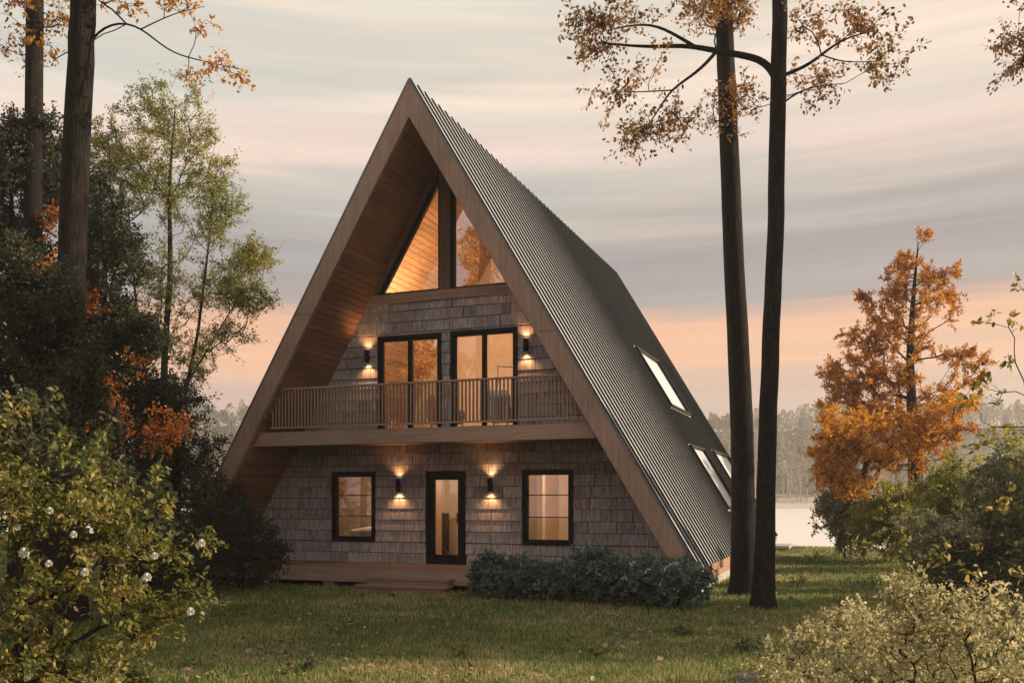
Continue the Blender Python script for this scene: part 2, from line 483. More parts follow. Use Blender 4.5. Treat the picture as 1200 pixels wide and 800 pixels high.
def make_plant(name, label, cat, trunk, trad, lobes, ntgt, lmat, bmat, seed, nleaf=14, ntwig=4, twl=.35, lsize=.07, lift=.35, step=.3,
               fine=False, up=.8, group=None, rt=.006, wob=.12, droop=.1, trunk_name='trunk', crown_name='crown', extra=None, sides=5,
               branch_from=.25, power=.5, shell=.35, width=1.0, trunk_sides=12, spread=1.0, along=True, bumpy=0.0, limbs=()):
    rng = np.random.default_rng(seed)
    trunk = np.array(trunk, float)
    # smooth the trunk into finer steps
    k = max(6, int(np.linalg.norm(trunk[-1] - trunk[0]) / .35))
    s_old = np.linspace(0, 1, len(trunk)); s = np.linspace(0, 1, k)
    def smooth(a):
        c = np.interp(s, s_old, a)
        for _ in range(max(1, k // 8)):
            c[1:-1] = (c[:-2] + 2 * c[1:-1] + c[2:]) / 4
        return c
    T = np.stack([smooth(trunk[:, i]) for i in range(3)], 1)
    tr = np.interp(s, s_old, trad)
    hz_ = np.linalg.norm(T - T[0], axis=1)
    tr = tr * (1 + .32 * np.exp(-hz_ / .2) + .12 * np.exp(-hz_ / .9))
    if bumpy: T[1:-1] += rng.normal(size=(k - 2, 3)) * bumpy * np.array([1, 1, .1])
    tg = lobe_points(lobes, ntgt, rng, shell)
    if extra is not None: tg = np.concatenate([np.array(extra, float).reshape(-1, 3), tg])
    polys, rads, tips, tipd, P, cnt = skeleton(T, tr, tg, rng, step, lift, wob, rt, power, branch_from, limbs)
    root = empty(name, T[0], 0, label, cat, group)
    Vt, Ft = tubes([T], [tr], trunk_sides)
    Vb, Fb = tubes(polys, rads, sides)
    # twigs
    n = len(tips)
    td = np.repeat(tipd, ntwig, 0)
    dd = norm(td * .7 + rng.normal(size=td.shape) * spread + UP * .12)
    ln = twl * rng.uniform(.5, 1.25, len(dd))[:, None]
    a = np.repeat(tips, ntwig, 0)
    mid = a + dd * ln * .5 + rng.normal(size=dd.shape) * ln * .06
    end = a + dd * ln + UP * ln * rng.uniform(-.25, .15, len(dd))[:, None]
    tw = np.stack([a, mid, end], 1)
    Vw, Fw = tubes(list(tw), list(np.tile(np.array([rt * .7, rt * .55, rt * .3]), (len(tw), 1))), 3)
    V = np.concatenate([Vt, Vb, Vw]); F = np.concatenate([Ft, Fb + len(Vt), Fw + len(Vt) + len(Vb)])
    mesh_obj(trunk_name, V, [F], bmat, root, True)
    # leaves along the twigs
    m_ = len(tw)
    s_ = rng.random((m_, nleaf)) ** .8
    s3 = s_[..., None]
    pos = np.where(s3 < .5, tw[:, None, 0] + (tw[:, None, 1] - tw[:, None, 0]) * s3 * 2, tw[:, None, 1] + (tw[:, None, 2] - tw[:, None, 1]) * (s3 * 2 - 1))
    pos = pos + rng.normal(size=pos.shape) * twl * .10
    ld = norm(dd[:, None, :] * .6 + rng.normal(size=pos.shape) * .8 - UP * droop)
    pos = pos.reshape(-1, 3); ld = ld.reshape(-1, 3)
    size = lsize * rng.uniform(.55, 1.25, len(pos))
    V, F, r_ = leaves_mesh(pos, ld, size, rng, up, fine, width)
    # twig-wise colour drift so that clumps differ
    tone = np.repeat(np.repeat(rng.normal(size=n) * .13, ntwig), nleaf)
    r_ = np.clip(r_ + np.repeat(tone, len(V) // len(pos)), 0, 1)
    mesh_obj(crown_name, V, F, lmat, root, False, {'rnd': r_})
    return root, tips


# ------------------------------------------------------------------ terrain
WATER_Z = -.55
FAR = 262.0


def fbm(x, y, s, seed=0):
    rs = np.random.default_rng(seed)
    o = np.zeros_like(x)
    for k in range(5):
        a, b, c, d = rs.uniform(-1, 1, 4)
        o += np.sin((x * a + y * b) * s * (1.7 ** k) + 6 * c) * np.cos((x * -b + y * a) * s * (1.6 ** k) + 6 * d) / (1.5 ** k)
    return o / 2.2


def sst(a, b, x):
    t = np.clip((x - a) / (b - a), 0, 1)
    return t * t * (3 - 2 * t)


def hgt(x, y):
    x = np.asarray(x, float); y = np.asarray(y, float)
    dd = (x - CAM[0]) * FW[0] + (y - CAM[1]) * FW[1]
    lat = (x - CAM[0]) * RT[0] + (y - CAM[1]) * RT[1]
    z = .035 * fbm(x, y, .5, 1) + .015 * fbm(x, y, 1.9, 2)
    flat = sst(0, 2.5, np.maximum(np.abs(x) - 6.4, np.maximum(-y - 1.2, y - 18.5)))
    z = z * flat
    ys = 21.3 + .8 * np.sin(x * .22 + 1) + 5.0 * sst(11, 22, x)
    z = z - 2.6 * sst(0, 4.5, y - ys)
    farw = FAR + 6 * fbm(lat, lat * .3, .05, 3)
    bank = sst(-6, 5, dd - farw) * 2.8 + sst(4, 26, dd - farw) * 2.6
    hill = 27 * sst(18, 130, dd - farw) * (1 + .16 * fbm(lat, dd, .018, 5)) * (1 + .10 * sst(0, 120, np.abs(lat)))
    z = z + bank + hill
    return z


def axis_pts(c, lo, hi, fine, n):
    t = np.linspace(-1, 1, n)
    s = np.sinh(t * 4.2) / np.sinh(4.2)
    out_ = np.where(s < 0, c + (c - lo) * s, c + (hi - c) * s)
    return out_


gx = axis_pts(4, -330, 330, 1, 240)
gy = np.concatenate([axis_pts(-6, -70, 60, 1, 170)[:-1], np.linspace(60, 470, 130)])
GX, GY = np.meshgrid(gx, gy)
GZ = hgt(GX, GY)
nx, ny = len(gx), len(gy)
ii = (np.arange(ny - 1)[:, None] * nx + np.arange(nx - 1)[None]).ravel()
m, nt, out = new_mat('lawn_soil')
oc = obj_coord(nt)
n1 = noise(nt, oc, .35, 5, .6, .4); n2 = noise(nt, oc, 9, 5, .7); n3 = noise(nt, oc, 1.6, 4)
ca = ramp(nt, n1, [(.35, (.045, .055, .018)), (.5, (.08, .08, .028)), (.68, (.17, .13, .06))])
cb = ramp(nt, n2, [(.35, (.03, .026, .014)), (.65, (.12, .11, .05))])
cc = mixc(nt, .45, ca, cb)
# far shore bank with mist painted as pale colour, dark soil on the hill
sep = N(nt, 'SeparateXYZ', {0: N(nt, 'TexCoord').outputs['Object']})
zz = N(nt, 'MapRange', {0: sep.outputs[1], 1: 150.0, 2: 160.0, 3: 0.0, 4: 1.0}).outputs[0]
mist_tone = ramp(nt, n3, [(.3, (.50, .42, .35)), (.7, (.62, .54, .46))])
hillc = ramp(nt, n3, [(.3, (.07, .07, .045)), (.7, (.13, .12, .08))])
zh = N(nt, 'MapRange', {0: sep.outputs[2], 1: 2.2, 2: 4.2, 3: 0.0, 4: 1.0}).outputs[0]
cc = mixc(nt, zz, cc, mixc(nt, zh, mist_tone, hillc))
b = N(nt, 'Bump', {'Strength': .8, 'Distance': .05, 'Height': n2})
p = N(nt, 'BsdfPrincipled', {'Base Color': cc, 'Roughness': .95, 'Specular IOR Level': .1, 'Normal': b.outputs[0]})
nt.links.new(p.outputs[0], out.inputs[0])
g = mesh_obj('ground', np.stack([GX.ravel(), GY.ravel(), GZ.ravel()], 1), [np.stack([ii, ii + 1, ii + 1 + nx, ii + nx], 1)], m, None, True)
tag(g, kind='structure')

m, nt, out = new_mat('lake_water')
oc = obj_coord(nt, (1, 1, 1))
w1 = noise(nt, oc, .9, 4, .6, .5)
b = N(nt, 'Bump', {'Strength': .35, 'Distance': .06, 'Height': w1})
p = N(nt, 'BsdfPrincipled', {'Base Color': (.85, .78, .72, 1), 'Roughness': .4, 'IOR': 1.33, 'Specular IOR Level': .9, 'Normal': b.outputs[0]})  # base colour whitened to stand in for mist and sky reflection
nt.links.new(p.outputs[0], out.inputs[0])
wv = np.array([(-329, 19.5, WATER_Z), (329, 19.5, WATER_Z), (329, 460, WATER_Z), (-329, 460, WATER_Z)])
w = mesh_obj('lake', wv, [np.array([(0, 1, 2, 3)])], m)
tag(w, kind='structure')

# ------------------------------------------------------------------ the house
APEX = 10.975; SL = 1.678; TV = .80           # outer apex, slope, vertical slab thickness
YB = 17.97; YW = 1.89                          # rear end, front wall plane
xo = lambda z: (APEX - z) / SL                 # outer surface x at height z
xi = lambda z: (APEX - TV - z) / SL            # inner surface
NV = np.array([SL, 1.0]) / math.hypot(SL, 1)   # outward normal (x,z) of the right slope
TVc = np.array([1.0, -SL]) / math.hypot(SL, 1) # down-slope direction
PERP = TV / math.hypot(SL, 1)

house = empty('a_frame_house', (0, 0, 0), 0, 'tall steep A-frame cabin with grey shingle front, timber balcony and ribbed metal roof', 'house')


def slope_pt(s, n, side):
    """point s metres down the slope from the apex, n metres out of the outer surface"""
    p = np.array([0, APEX]) + TVc * s + NV * n
    return (p[0] * side, p[1])


ZE = .60
S_EAVE = (APEX - ZE) / SL * math.hypot(SL, 1) / 1.0
S_EAVE = (APEX - ZE) / (SL / math.hypot(SL, 1))

SKY = [(2.60, 3.72, 9.9, 13.2), (4.46, 5.56, 8.7, 11.2), (4.42, 5.50, 13.3, 17.0)]  # x0,x1,y0,y1


def fix(poly, side):
    return poly if side > 0 else poly[::-1]


for side in (1, -1):
    # timber core of the slab
    mb = MB()
    o1 = slope_pt(0, -.02, side); 
    P_ = [(0, APEX - .03), (0, APEX - TV + .045), (side * xi(ZE + .045), ZE + .0), (side * (xo(ZE) - .03), ZE)]
    P_ = P_ if side < 0 else P_[::-1]
    mb.prism_y(P_, .052, YB - .03)
    core = mb.build('roof_slab', M['eave'], house)
    # metal sheet with seams
    mb = MB()
    sk = SKY if side > 0 else []
    a0 = slope_pt(0.0, 0, side); a1 = slope_pt(S_EAVE, 0, side)
    b0 = slope_pt(0.0, -.025, side); b1 = slope_pt(S_EAVE, -.025, side)
    q = [(a0[0], .0, a0[1]), (a1[0], .0, a1[1]), (a1[0], YB, a1[1]), (a0[0], YB, a0[1])]
    q2 = [(b0[0], .0, b0[1]), (b1[0], .0, b1[1]), (b1[0], YB, b1[1]), (b0[0], YB, b0[1])]
    mb.hexa(q2 + q if side < 0 else q + q2, .5)
    roof = mb.build('metal_roof', M['roof'], house)
    mb = MB()
    y = .02; SP = .355
    while y < YB:
        ivs = [(-.02, S_EAVE + .01)]
        for (x0, x1, y0, y1) in sk:
            if y0 - .08 < y < y1 + .05:
                s0 = x0 * math.hypot(SL, 1) - .05; s1 = x1 * math.hypot(SL, 1) + .05
                ivs = [iv for a, bb in ivs for iv in ((a, min(bb, s0)), (max(a, s1), bb)) if iv[1] - iv[0] > .05]
        for s0, s1 in ivs:
            hb = .038
            A = slope_pt(s0, .0, side); B = slope_pt(s1, .0, side); A2 = slope_pt(s0, hb, side); B2 = slope_pt(s1, hb, side)
            lo = [(A[0], y, A[1]), (B[0], y, B[1]), (B[0], y + .036, B[1]), (A[0], y + .036, A[1])]
            hi = [(A2[0], y + .008, A2[1]), (B2[0], y + .008, B2[1]), (B2[0], y + .030, B2[1]), (A2[0], y + .030, A2[1])]
            mb.hexa(lo + hi if side > 0 else hi + lo)
        y += SP
    mb.build('seam_ribs', M['rib'], roof)
    # skylights
    for (x0, x1, y0, y1) in sk:
        H_ = math.hypot(SL, 1)
        s0, s1 = x0 * H_, x1 * H_
        fr = MB()
        def sbox(mbx, sa, sb, ya, yb, n0, n1):
            pts = []
            for nn in (n0, n1):
                for (s_, y_) in ((sa, ya), (sb, ya), (sb, yb), (sa, yb)):
                    p_ = slope_pt(s_, nn, 1); pts.append((p_[0], y_, p_[1]))
            mbx.hexa(pts)
        fw_ = .07
        sbox(fr, s0, s1, y0, y0 + fw_, .001, .09); sbox(fr, s0, s1, y1 - fw_, y1, .001, .09)
        sbox(fr, s0, s0 + fw_, y0 + fw_, y1 - fw_, .001, .09); sbox(fr, s1 - fw_, s1, y0 + fw_, y1 - fw_, .001, .09)
        f = fr.build('skylight', M['black'], roof)
        pn = MB(); sbox(pn, s0 + fw_, s1 - fw_, y0 + fw_, y1 - fw_, .055, .075)
    # soffit boards, outside and inside
    H_ = math.hypot(SL, 1)
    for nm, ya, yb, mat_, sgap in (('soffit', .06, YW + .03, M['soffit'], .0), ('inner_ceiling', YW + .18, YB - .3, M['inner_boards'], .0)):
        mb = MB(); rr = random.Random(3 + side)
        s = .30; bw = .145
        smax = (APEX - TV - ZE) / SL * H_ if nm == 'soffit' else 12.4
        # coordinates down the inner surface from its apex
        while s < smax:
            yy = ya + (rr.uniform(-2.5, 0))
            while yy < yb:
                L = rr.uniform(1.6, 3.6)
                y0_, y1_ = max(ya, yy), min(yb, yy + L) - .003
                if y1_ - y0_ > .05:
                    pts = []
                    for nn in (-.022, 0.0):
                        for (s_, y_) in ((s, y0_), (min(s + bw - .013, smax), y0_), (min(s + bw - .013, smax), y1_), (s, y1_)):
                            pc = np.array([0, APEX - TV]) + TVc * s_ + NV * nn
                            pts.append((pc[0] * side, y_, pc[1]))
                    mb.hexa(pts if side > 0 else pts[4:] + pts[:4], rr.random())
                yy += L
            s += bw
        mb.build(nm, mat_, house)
    # dark backing above the boards is the slab itself; barge board on the gable face
    mb = MB()
    zb = .45
    x_out, x_in = xo(zb) - .0, xi(zb)
    zj = 5.35 if side > 0 else 6.1
    for poly in ([(.0015, APEX - .012), (.0015, APEX - TV - .02), (xi(zj), zj), (xo(zj) - .012, zj)],
                 [(xo(zj - .006) - .012, zj - .006), (xi(zj - .006), zj - .006), (xi(zb), zb), (xo(zb) - .012, zb)]):
        poly = [(x * side, z) for x, z in poly]
        mb.prism_y(poly if side > 0 else poly[::-1], -.012, .05)
    mb.build('barge_board', M['fascia'], house, bevel=.006)
    # flashing along the edge
    mb = MB()
    A = slope_pt(0, .012, 1); B = slope_pt(S_EAVE + .12, .012, 1); A2 = slope_pt(0, -.035, 1); B2 = slope_pt(S_EAVE + .12, -.035, 1)
    poly = [(.0, A[1] + .01), (.0, A2[1] - .03), B2, B]
    poly = [(abs(x) * side, z) for x, z in poly]
    poly = poly if side > 0 else poly[::-1]
    mb.prism_y(poly, -.022, -.013)
    mb.build('edge_flashing', M['metal_edge'], house)
    # eave boards and foundation
    mb = MB(); xa = sorted((side * 6.10, side * 6.165)); mb.box(xa[0], xa[1], .06, YB, .40, .598)
    mb.build('eave_board', M['eave'], house, bevel=.005)
    mb = MB(); xa = sorted((side * 5.9, side * 6.06)); mb.box(xa[0], xa[1], .1, YB - .05, .215, .40)
    mb.build('sill_board', M['eave'], house, bevel=.005)
mb = MB()
for side in (1, -1):
    xa = sorted((side * 5.8, side * 6.04)); mb.box(xa[0], xa[1], .15, YB - .1, -.5, .21)
mb.box(-5.79, 5.79, YW + .3, YW + .5, -.5, .21)
mb.build('foundation', M['concrete'], house)

# openings in the front wall (x0, x1, z0, z1)
F1 = .42; F2 = 3.50
OPEN = {'door': (-.51, .51, F1, 2.60), 'winL': (-3.08, -1.87, .915, 2.61), 'winR': (1.91, 3.12, .905, 2.61),
        'slideL': (-1.80, -.105, F2, 5.85), 'slideR': (.125, 1.80, F2, 5.86)}
Z_TRI = 6.62


def strips(z0, z1, xlim):
    """x-intervals of wall between heights z0,z1 minus openings; returns rectangles"""
    cuts = sorted({z0, z1} | {c for o in OPEN.values() for c in o[2:] if z0 < c < z1})
    res_ = []
    for a, b_ in zip(cuts[:-1], cuts[1:]):
        zm = (a + b_) / 2
        ivs = [(-xlim(zm), xlim(zm))]
        for (x0, x1, oz0, oz1) in OPEN.values():
            if oz0 < zm < oz1:
                ivs = [iv for l, r_ in ivs for iv in ((l, min(r_, x0)), (max(l, x1), r_)) if iv[1] - iv[0] > .001]
        res_ += [(l, r_, a, b_) for l, r_ in ivs]
    return res_


xmid = lambda z: (xo(z) + xi(z)) / 2
mb = MB()
for a in np.arange(.215, Z_TRI, .22):
    b_ = min(a + .22, Z_TRI)
    for l, r_, z0, z1 in strips(a, b_, lambda z: xi(z) + .16):
        mb.box(l, r_, YW + .02, YW + .16, z0, z1)
sheath = mb.build('gable_wall', M['dark_wood'], house)
# individual shingles
mb = MB(); rr = random.Random(11)
CH = .262
zc = F1 + .003 - .03
row = 0
while zc < Z_TRI:
    z0, z1 = max(zc + .014, F1 + .003), min(zc + CH, Z_TRI - .002)
    if z1 > z0 + .01:
        x = -6.2 + rr.uniform(-.3, 0)
        while x < 6.2:
            wdt = rr.choice([.22, .34, .42, .5, .62, .75, .9]) * rr.uniform(.85, 1.15)
            xa, xb = x, x + wdt - (.010 if rr.random() < .7 else .018)
            tz = rr.uniform(-.003, .004); pr = rr.uniform(-.002, .002); r1 = rr.random()
            for l, r_, a, b_ in strips(z0, z1, lambda z: xi(z) + .14):
                l2, r2 = max(l, xa), min(r_, xb)
                if r2 - l2 > .008:
                    lo_p = .036 + pr if abs(a - z0) < 1e-6 else .024 + pr
                    hi_p = .012
                    zb_ = a - (tz if (a == z0 and z0 > F1 + .05) else 0)
                    pts = [(l2, YW - lo_p, zb_), (r2, YW - lo_p, zb_), (r2, YW + .019, zb_), (l2, YW + .019, zb_),
                           (l2, YW - hi_p, b_), (r2, YW - hi_p, b_), (r2, YW + .019, b_), (l2, YW + .019, b_)]
                    if b_ > Z_TRI: pts = [(p_[0], p_[1], min(p_[2], Z_TRI - .002)) for p_ in pts]
                    mb.hexa(pts, r1)
            x += wdt
    zc += CH; row += 1
mb.build('shingle_siding', M['shingle'], sheath)


def glazed(name, x0, x1, z0, z1, fw=.075, mull=(), rails=(), door=False, glass='glass', lowrail=None):
    """frame mesh with a pane child; mull = x positions, rails = z positions"""
    f = MB(); ya, yb = YW - .055, YW + .10
    lr = lowrail or fw
    f.box(x0, x0 + fw, ya, yb, z0, z1); f.box(x1 - fw, x1, ya, yb, z0, z1)
    f.box(x0 + fw, x1 - fw, ya, yb, z1 - fw, z1); f.box(x0 + fw, x1 - fw, ya, yb, z0, z0 + lr)
    # inner sash, set back
    sw = .05 if not door else .105
    a0, a1, c0, c1 = x0 + fw, x1 - fw, z0 + lr, z1 - fw
    xs = [a0] + list(mull) + [a1]
    for k in range(len(xs) - 1):
        p0 = xs[k]; p1 = xs[k + 1]
        f.box(p0 + .001, p0 + sw, ya + .04, yb - .02, c0, c1); f.box(p1 - sw, p1 - .001, ya + .04, yb - .02, c0, c1)
        f.box(p0 + sw, p1 - sw, ya + .04, yb - .02, c1 - sw, c1); f.box(p0 + sw, p1 - sw, ya + .04, yb - .02, c0, c0 + sw * (1.6 if door else 1))
        for z in rails:
            f.box(p0 + sw, p1 - sw, ya + .05, yb - .03, z - .011, z + .011)
    o = f.build(name, M['black'], house, bevel=.004)
    for k in range(len(xs) - 1):
        g_ = MB(); g_.box(xs[k] + sw * .8, xs[k + 1] - sw * .8, yb - .035, yb - .029, c0 + sw * .8, c1 - sw * .8)
        g_.build('pane', M[glass], o)
    return o


o = OPEN
w_ = glazed('window', *o['winL'], rails=(.915 + .62, .915 + 1.12)); w_['label'] = 'black window with the bed behind it'
w_ = glazed('window', *o['winR'], rails=(.905 + .63, .905 + 1.13)); w_['label'] = 'black window with the bare warm wall behind it'
d_ = glazed('door', *o['door'], fw=.10, door=True, lowrail=.05)
hb = MB(); hb.box(.30, .33, YW - .085, YW - .03, 1.38, 1.62); hb.cyl((.315, YW - .09, 1.47), (-1, 0, 0), .011, .12, 10)
hb.build('handle', M['metal_edge'], d_)
glazed('sliding_door', *o['slideL'], fw=.075, mull=((o['slideL'][0] + o['slideL'][1]) / 2,), glass='glass_refl')
glazed('sliding_door', *o['slideR'], fw=.075, mull=((o['slideR'][0] + o['slideR'][1]) / 2,), glass='glass')

# gable glazing: beam, sloping trims, mullion, two panes
zt = Z_TRI
mb = MB(); mb.box(-xi(zt) - .10, xi(zt) + .10, YW - .075, YW + .15, zt, zt + .225)
gw = mb.build('gable_window', M['beam'], house, bevel=.006)
z0 = zt + .227
zapex_in = APEX - TV
def off_line(o_, z): return (zapex_in - o_ * math.hypot(SL, 1) - z) / SL   # x at height z of a line offset o_ inward from the inner surface
for side in (1, -1):
    mb = MB()
    w0, w1 = -.02, .15
    top0, top1 = zapex_in - w0 * math.hypot(SL, 1), zapex_in - w1 * math.hypot(SL, 1)
    poly = [(.0, top0), (.0, top1), (off_line(w1, z0), z0), (off_line(w0, z0), z0)]
    poly = [(x * side, z) for x, z in poly]
    mb.prism_y(poly if side > 0 else poly[::-1], YW - .06, YW + .14)
    mb.build('sloping_trim', M['trim_dark'], gw)
    # black frame inside
    mb = MB(); w2 = .235
    xm = .135
    zc1 = zapex_in - w1 * math.hypot(SL, 1) - SL * xm; zc2 = zapex_in - w2 * math.hypot(SL, 1) - SL * (xm + .075)
    poly = [(xm, zc1), (xm + .075, zc2), (off_line(w2, z0 + .05), z0 + .05), (off_line(w1, z0), z0)]
    poly = [(x * side, z) for x, z in poly]
    mb.prism_y(poly if side > 0 else poly[::-1], YW + .0, YW + .12)
    poly = [(xm, zc1), (xm, z0), (xm + .075, z0 + .05), (xm + .075, zc2)]
    poly = [(x * side, z) for x, z in poly]
    mb.prism_y(poly if side > 0 else poly[::-1], YW + .0, YW + .12)
    poly = [(xm, z0), (off_line(w1, z0), z0), (off_line(w2, z0 + .05), z0 + .05), (xm + .075, z0 + .05)]
    poly = [(x * side, z) for x, z in poly]
    mb.prism_y(poly if side > 0 else poly[::-1], YW + .0, YW + .12)
    mb.build('pane_frame', M['black'], gw)
    mb = MB()
    poly = [(xm + .07, zc2 - .0), (xm + .07, z0 + .045), (off_line(w2 - .01, z0 + .045), z0 + .045)]
    poly = [(x * side, z) for x, z in poly]
    mb.prism_y(poly if side > 0 else poly[::-1], YW + .055, YW + .061)
    mb.build('pane', M['glass_refl'] if side > 0 else M['glass'], gw)
mb = MB(); mb.box(-.134, .134, YW - .09, YW + .13, z0, zapex_in - .15 * math.hypot(SL, 1) - SL * .134)
mb.build('mullion', M['trim_dark'], gw, bevel=.005)

# balcony
bal = MB()
for k in range(11):
    ya = .30 + k * .145
    if ya + .14 < YW - .05: bal.box(-xi(3.5) - .02, xi(3.5) + .02, ya, ya + .138, 3.462, 3.498)
balcony = bal.build('balcony', M['deck'], house)
mb = MB(); mb.box(-xi(3.3) - .05, xi(3.3) + .05, .19, .288, 3.165, 3.475); mb.build('balcony_beam', M['beam'], balcony, bevel=.006)
mb = MB()
for k in range(17):
    x = -3.9 + k * .4875
    mb.box(x - .022, x + .022, .29, YW - .035, 3.27, 3.46)
mb.build('balcony_joists', M['deck'], balcony)
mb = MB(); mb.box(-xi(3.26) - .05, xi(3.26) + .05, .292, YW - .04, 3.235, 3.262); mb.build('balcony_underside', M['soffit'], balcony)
rail = MB(); rail.box(-xi(4.48) - .03, xi(4.48) + .03, .215, .295, 4.455, 4.495)
railing = rail.build('railing', M['beam'], house, bevel=.004)
mb = MB(); mb.box(-xi(3.6) + .20, xi(3.6) - .20, .232, .278, 3.565, 3.605); mb.build('bottom_rail', M['beam'], railing, bevel=.003)
mb = MB(); mb.box(-.016, .016, -.018, .018, 3.60, 4.46)
bproto = None
xs_b = np.arange(-3.66, 3.67, .0872)
for x in xs_b:
    zt_ = min(4.458, APEX - TV - SL * abs(x) - .01)
    if zt_ < 3.75: continue
    if zt_ < 4.457:
        q = MB(); q.box(x - .016, x + .016, .237, .273, 3.604, zt_); q.build('baluster', M['baluster'], railing)
    elif bproto is None:
        bproto = mesh_obj('baluster', np.array([(a, b_, c) for c in (3.604, 4.458) for b_ in (-.018, .018) for a in (-.016, .016)]),
                          [np.array([(0, 2, 3, 1), (4, 5, 7, 6), (0, 1, 5, 4), (1, 3, 7, 5), (3, 2, 6, 7), (2, 0, 4, 6)])], M['baluster'], railing, world=False)
        bproto.location = (x, .255, 0)
    else:
        c = bproto.copy(); COL.objects.link(c); c.parent = railing; c.location = (x, .255, 0)

# ground deck and steps
mb = MB()
yy = -.12
while yy < YW - .05:
    mb.box(-5.9, 5.9, yy, min(yy + .138, YW - .035), F1 - .04, F1 - .001); yy += .145
deck = mb.build('porch_deck', M['deck'], house)
mb = MB(); mb.box(-5.92, 5.92, -.15, -.122, .135, F1 - .003); mb.build('deck_fascia', M['beam'], deck, bevel=.004)
mb = MB()
for x in (-5.2, -3.6, -2.0, 2.0, 3.6, 5.2): mb.box(x - .12, x + .12, -.02, .22, -.3, .16)
mb.box(-5.8, 5.8, -.1, .0, .17, F1 - .045)
mb.build('deck_pier', M['concrete'], deck)
mb = MB()
mb.box(-.80, 1.15, -.45, -.153, .235, .275); mb.box(-.78, 1.13, -.43, -.155, .10, .234)
mb.box(-.88, 1.22, -.78, -.452, .105, .145); mb.box(-.86, 1.20, -.76, -.435, -.1, .104)
mb.build('step', M['deck'], deck, bevel=.004)

# wall lamps
LAMPS = [(-2.06, 5.38), (2.02, 5.40), (-1.21, 2.27), (1.15, 2.27)]


def spot(name, loc, direction, energy, size, col=(1, .46, .17), blend=.9, rad_=.015):
    l = bpy.data.lights.new(name, 'SPOT'); l.energy = energy; l.color = col; l.spot_size = rad(size); l.spot_blend = blend; l.shadow_soft_size = rad_
    o_ = bpy.data.objects.new(name, l); COL.objects.link(o_); o_.location = loc
    o_.rotation_euler = (0, 0, 0) if direction < 0 else (math.pi, 0, 0)
    return o_


for (x, z) in LAMPS:
    mb = MB(); yc = YW - .115
    n = 20; ang = np.linspace(0, 2 * math.pi, n, endpoint=False)
    for z_a, z_b in ((z - .15, z + .15),):
        ro, ri = .052, .044
        ring = lambda r_, zz_: np.stack([x + r_ * np.cos(ang), yc + r_ * np.sin(ang), np.full(n, zz_)], 1)
        V = np.concatenate([ring(ro, z_a), ring(ro, z_b), ring(ri, z_b), ring(ri, z_b - .03), ring(ri, z_a), ring(ri, z_a + .03)])
        f = []
        for i in range(n):
            j = (i + 1) % n
            f += [(i, j, j + n, i + n), (i + n, j + n, j + 2 * n, i + 2 * n), (i + 2 * n, j + 2 * n, j + 3 * n, i + 3 * n), (j, i, i + 4 * n, j + 4 * n), (j + 4 * n, i + 4 * n, i + 5 * n, j + 5 * n)]
        mb.add(V, f)
    mb.box(x - .03, x + .03, yc + .05, YW - .02, z - .05, z + .05)
    lamp = mb.build('wall_lamp', M['black'], house)
    for dz, dr in ((.118, 1), (-.118, -1)):
        e = MB(); e.cyl((x, yc, z + dz - .001), (0, 0, 1), .0435, .004, 20)
        e.build('lamp_lens', M['lamp_lens'], lamp)
        s_ = spot('lamp_light', (x, yc, z + dz + dr * .04), dr, 17, 118)
        s_.parent = lamp

# rear gable wall + rear deck
mb = MB()
for a in np.arange(.215, 9.9, .22):
    zm = a + .11
    mb.box(-xi(zm) - .16, xi(zm) + .16, YB - .28, YB - .12, a, a + .22)
mb.build('gable_wall', M['shingle'], house)
mb = MB(); mb.box(-5.5, 6.6, YB + .03, YB + 2.2, .10, .20); mb.box(5.2, 7.1, YB + 2.21, YB + 2.8, -.1, .09)
mb.build('rear_deck', M['concrete'], house)

# interior shell
mb = MB(); mb.box(-5.7, 5.7, YW + .17, YB - .3, F1 - .10, F1); mb.build('inner_floor', M['floor_wood'], house)
mb = MB(); mb.box(-4.35, 4.35, YW + .17, YB - .3, 3.20, F2 - .002); mb.build('upper_floor', M['cream'], house)
mb = MB()
for z_ in np.arange(F1 + .002, 3.0, .25):
    z2_ = min(z_ + .25, 3.19); xr = xi(z2_) + .04
    mb.box(-xr, xr, 5.2, 5.3, z_, z2_)
mb.box(-1.05, -.97, YW + .2, 3.7, F1 + .002, 3.19); mb.box(1.62, 1.70, 4.1, 5.19, F1 + .002, 3.19); mb.box(1.02, 1.10, YW + .2, 5.19, F1 + .002, 3.19)
mb.box(3.1, 3.18, 3.6, 5.19, F1 + .002, 3.19); mb.box(.22, .30, 3.9, 5.19, F1 + .002, 3.19)
for z_ in np.arange(F2 + .01, 10.0, .25):
    zm = z_ + .125
    xr = xi(zm) + .05
    if xr > 0: mb.box(-xr, xr, 6.6, 6.7, z_, z_ + .25)
mb.build('inner_wall', M['cream'], house)


def lamp_point(name, loc, e, size=.25, col=(1, .66, .38)):
    l = bpy.data.lights.new(name, 'POINT'); l.energy = e; l.color = col; l.shadow_soft_size = size
    o_ = bpy.data.objects.new(name, l); COL.objects.link(o_); o_.location = loc
    return o_


# recessed ceiling lights and wall washers inside (the photograph shows the rooms lit)
def inner_light(x, y, z, e, size=.12, down=True, name='ceiling_light'):
    mb = MB()
    if down: mb.cyl((x, y, z - .012), (0, 0, 1), .075, .010, 20)
    else: mb.box(x - .22, x + .22, YW + .165, YW + .205, z - .04, z + .04)
    o_ = mb.build(name, M['lamp_shade'], house)
    l = lamp_point('lamp_light', (x, y, z - (.20 if down else .0)), e, size); l.parent = house
    return o_


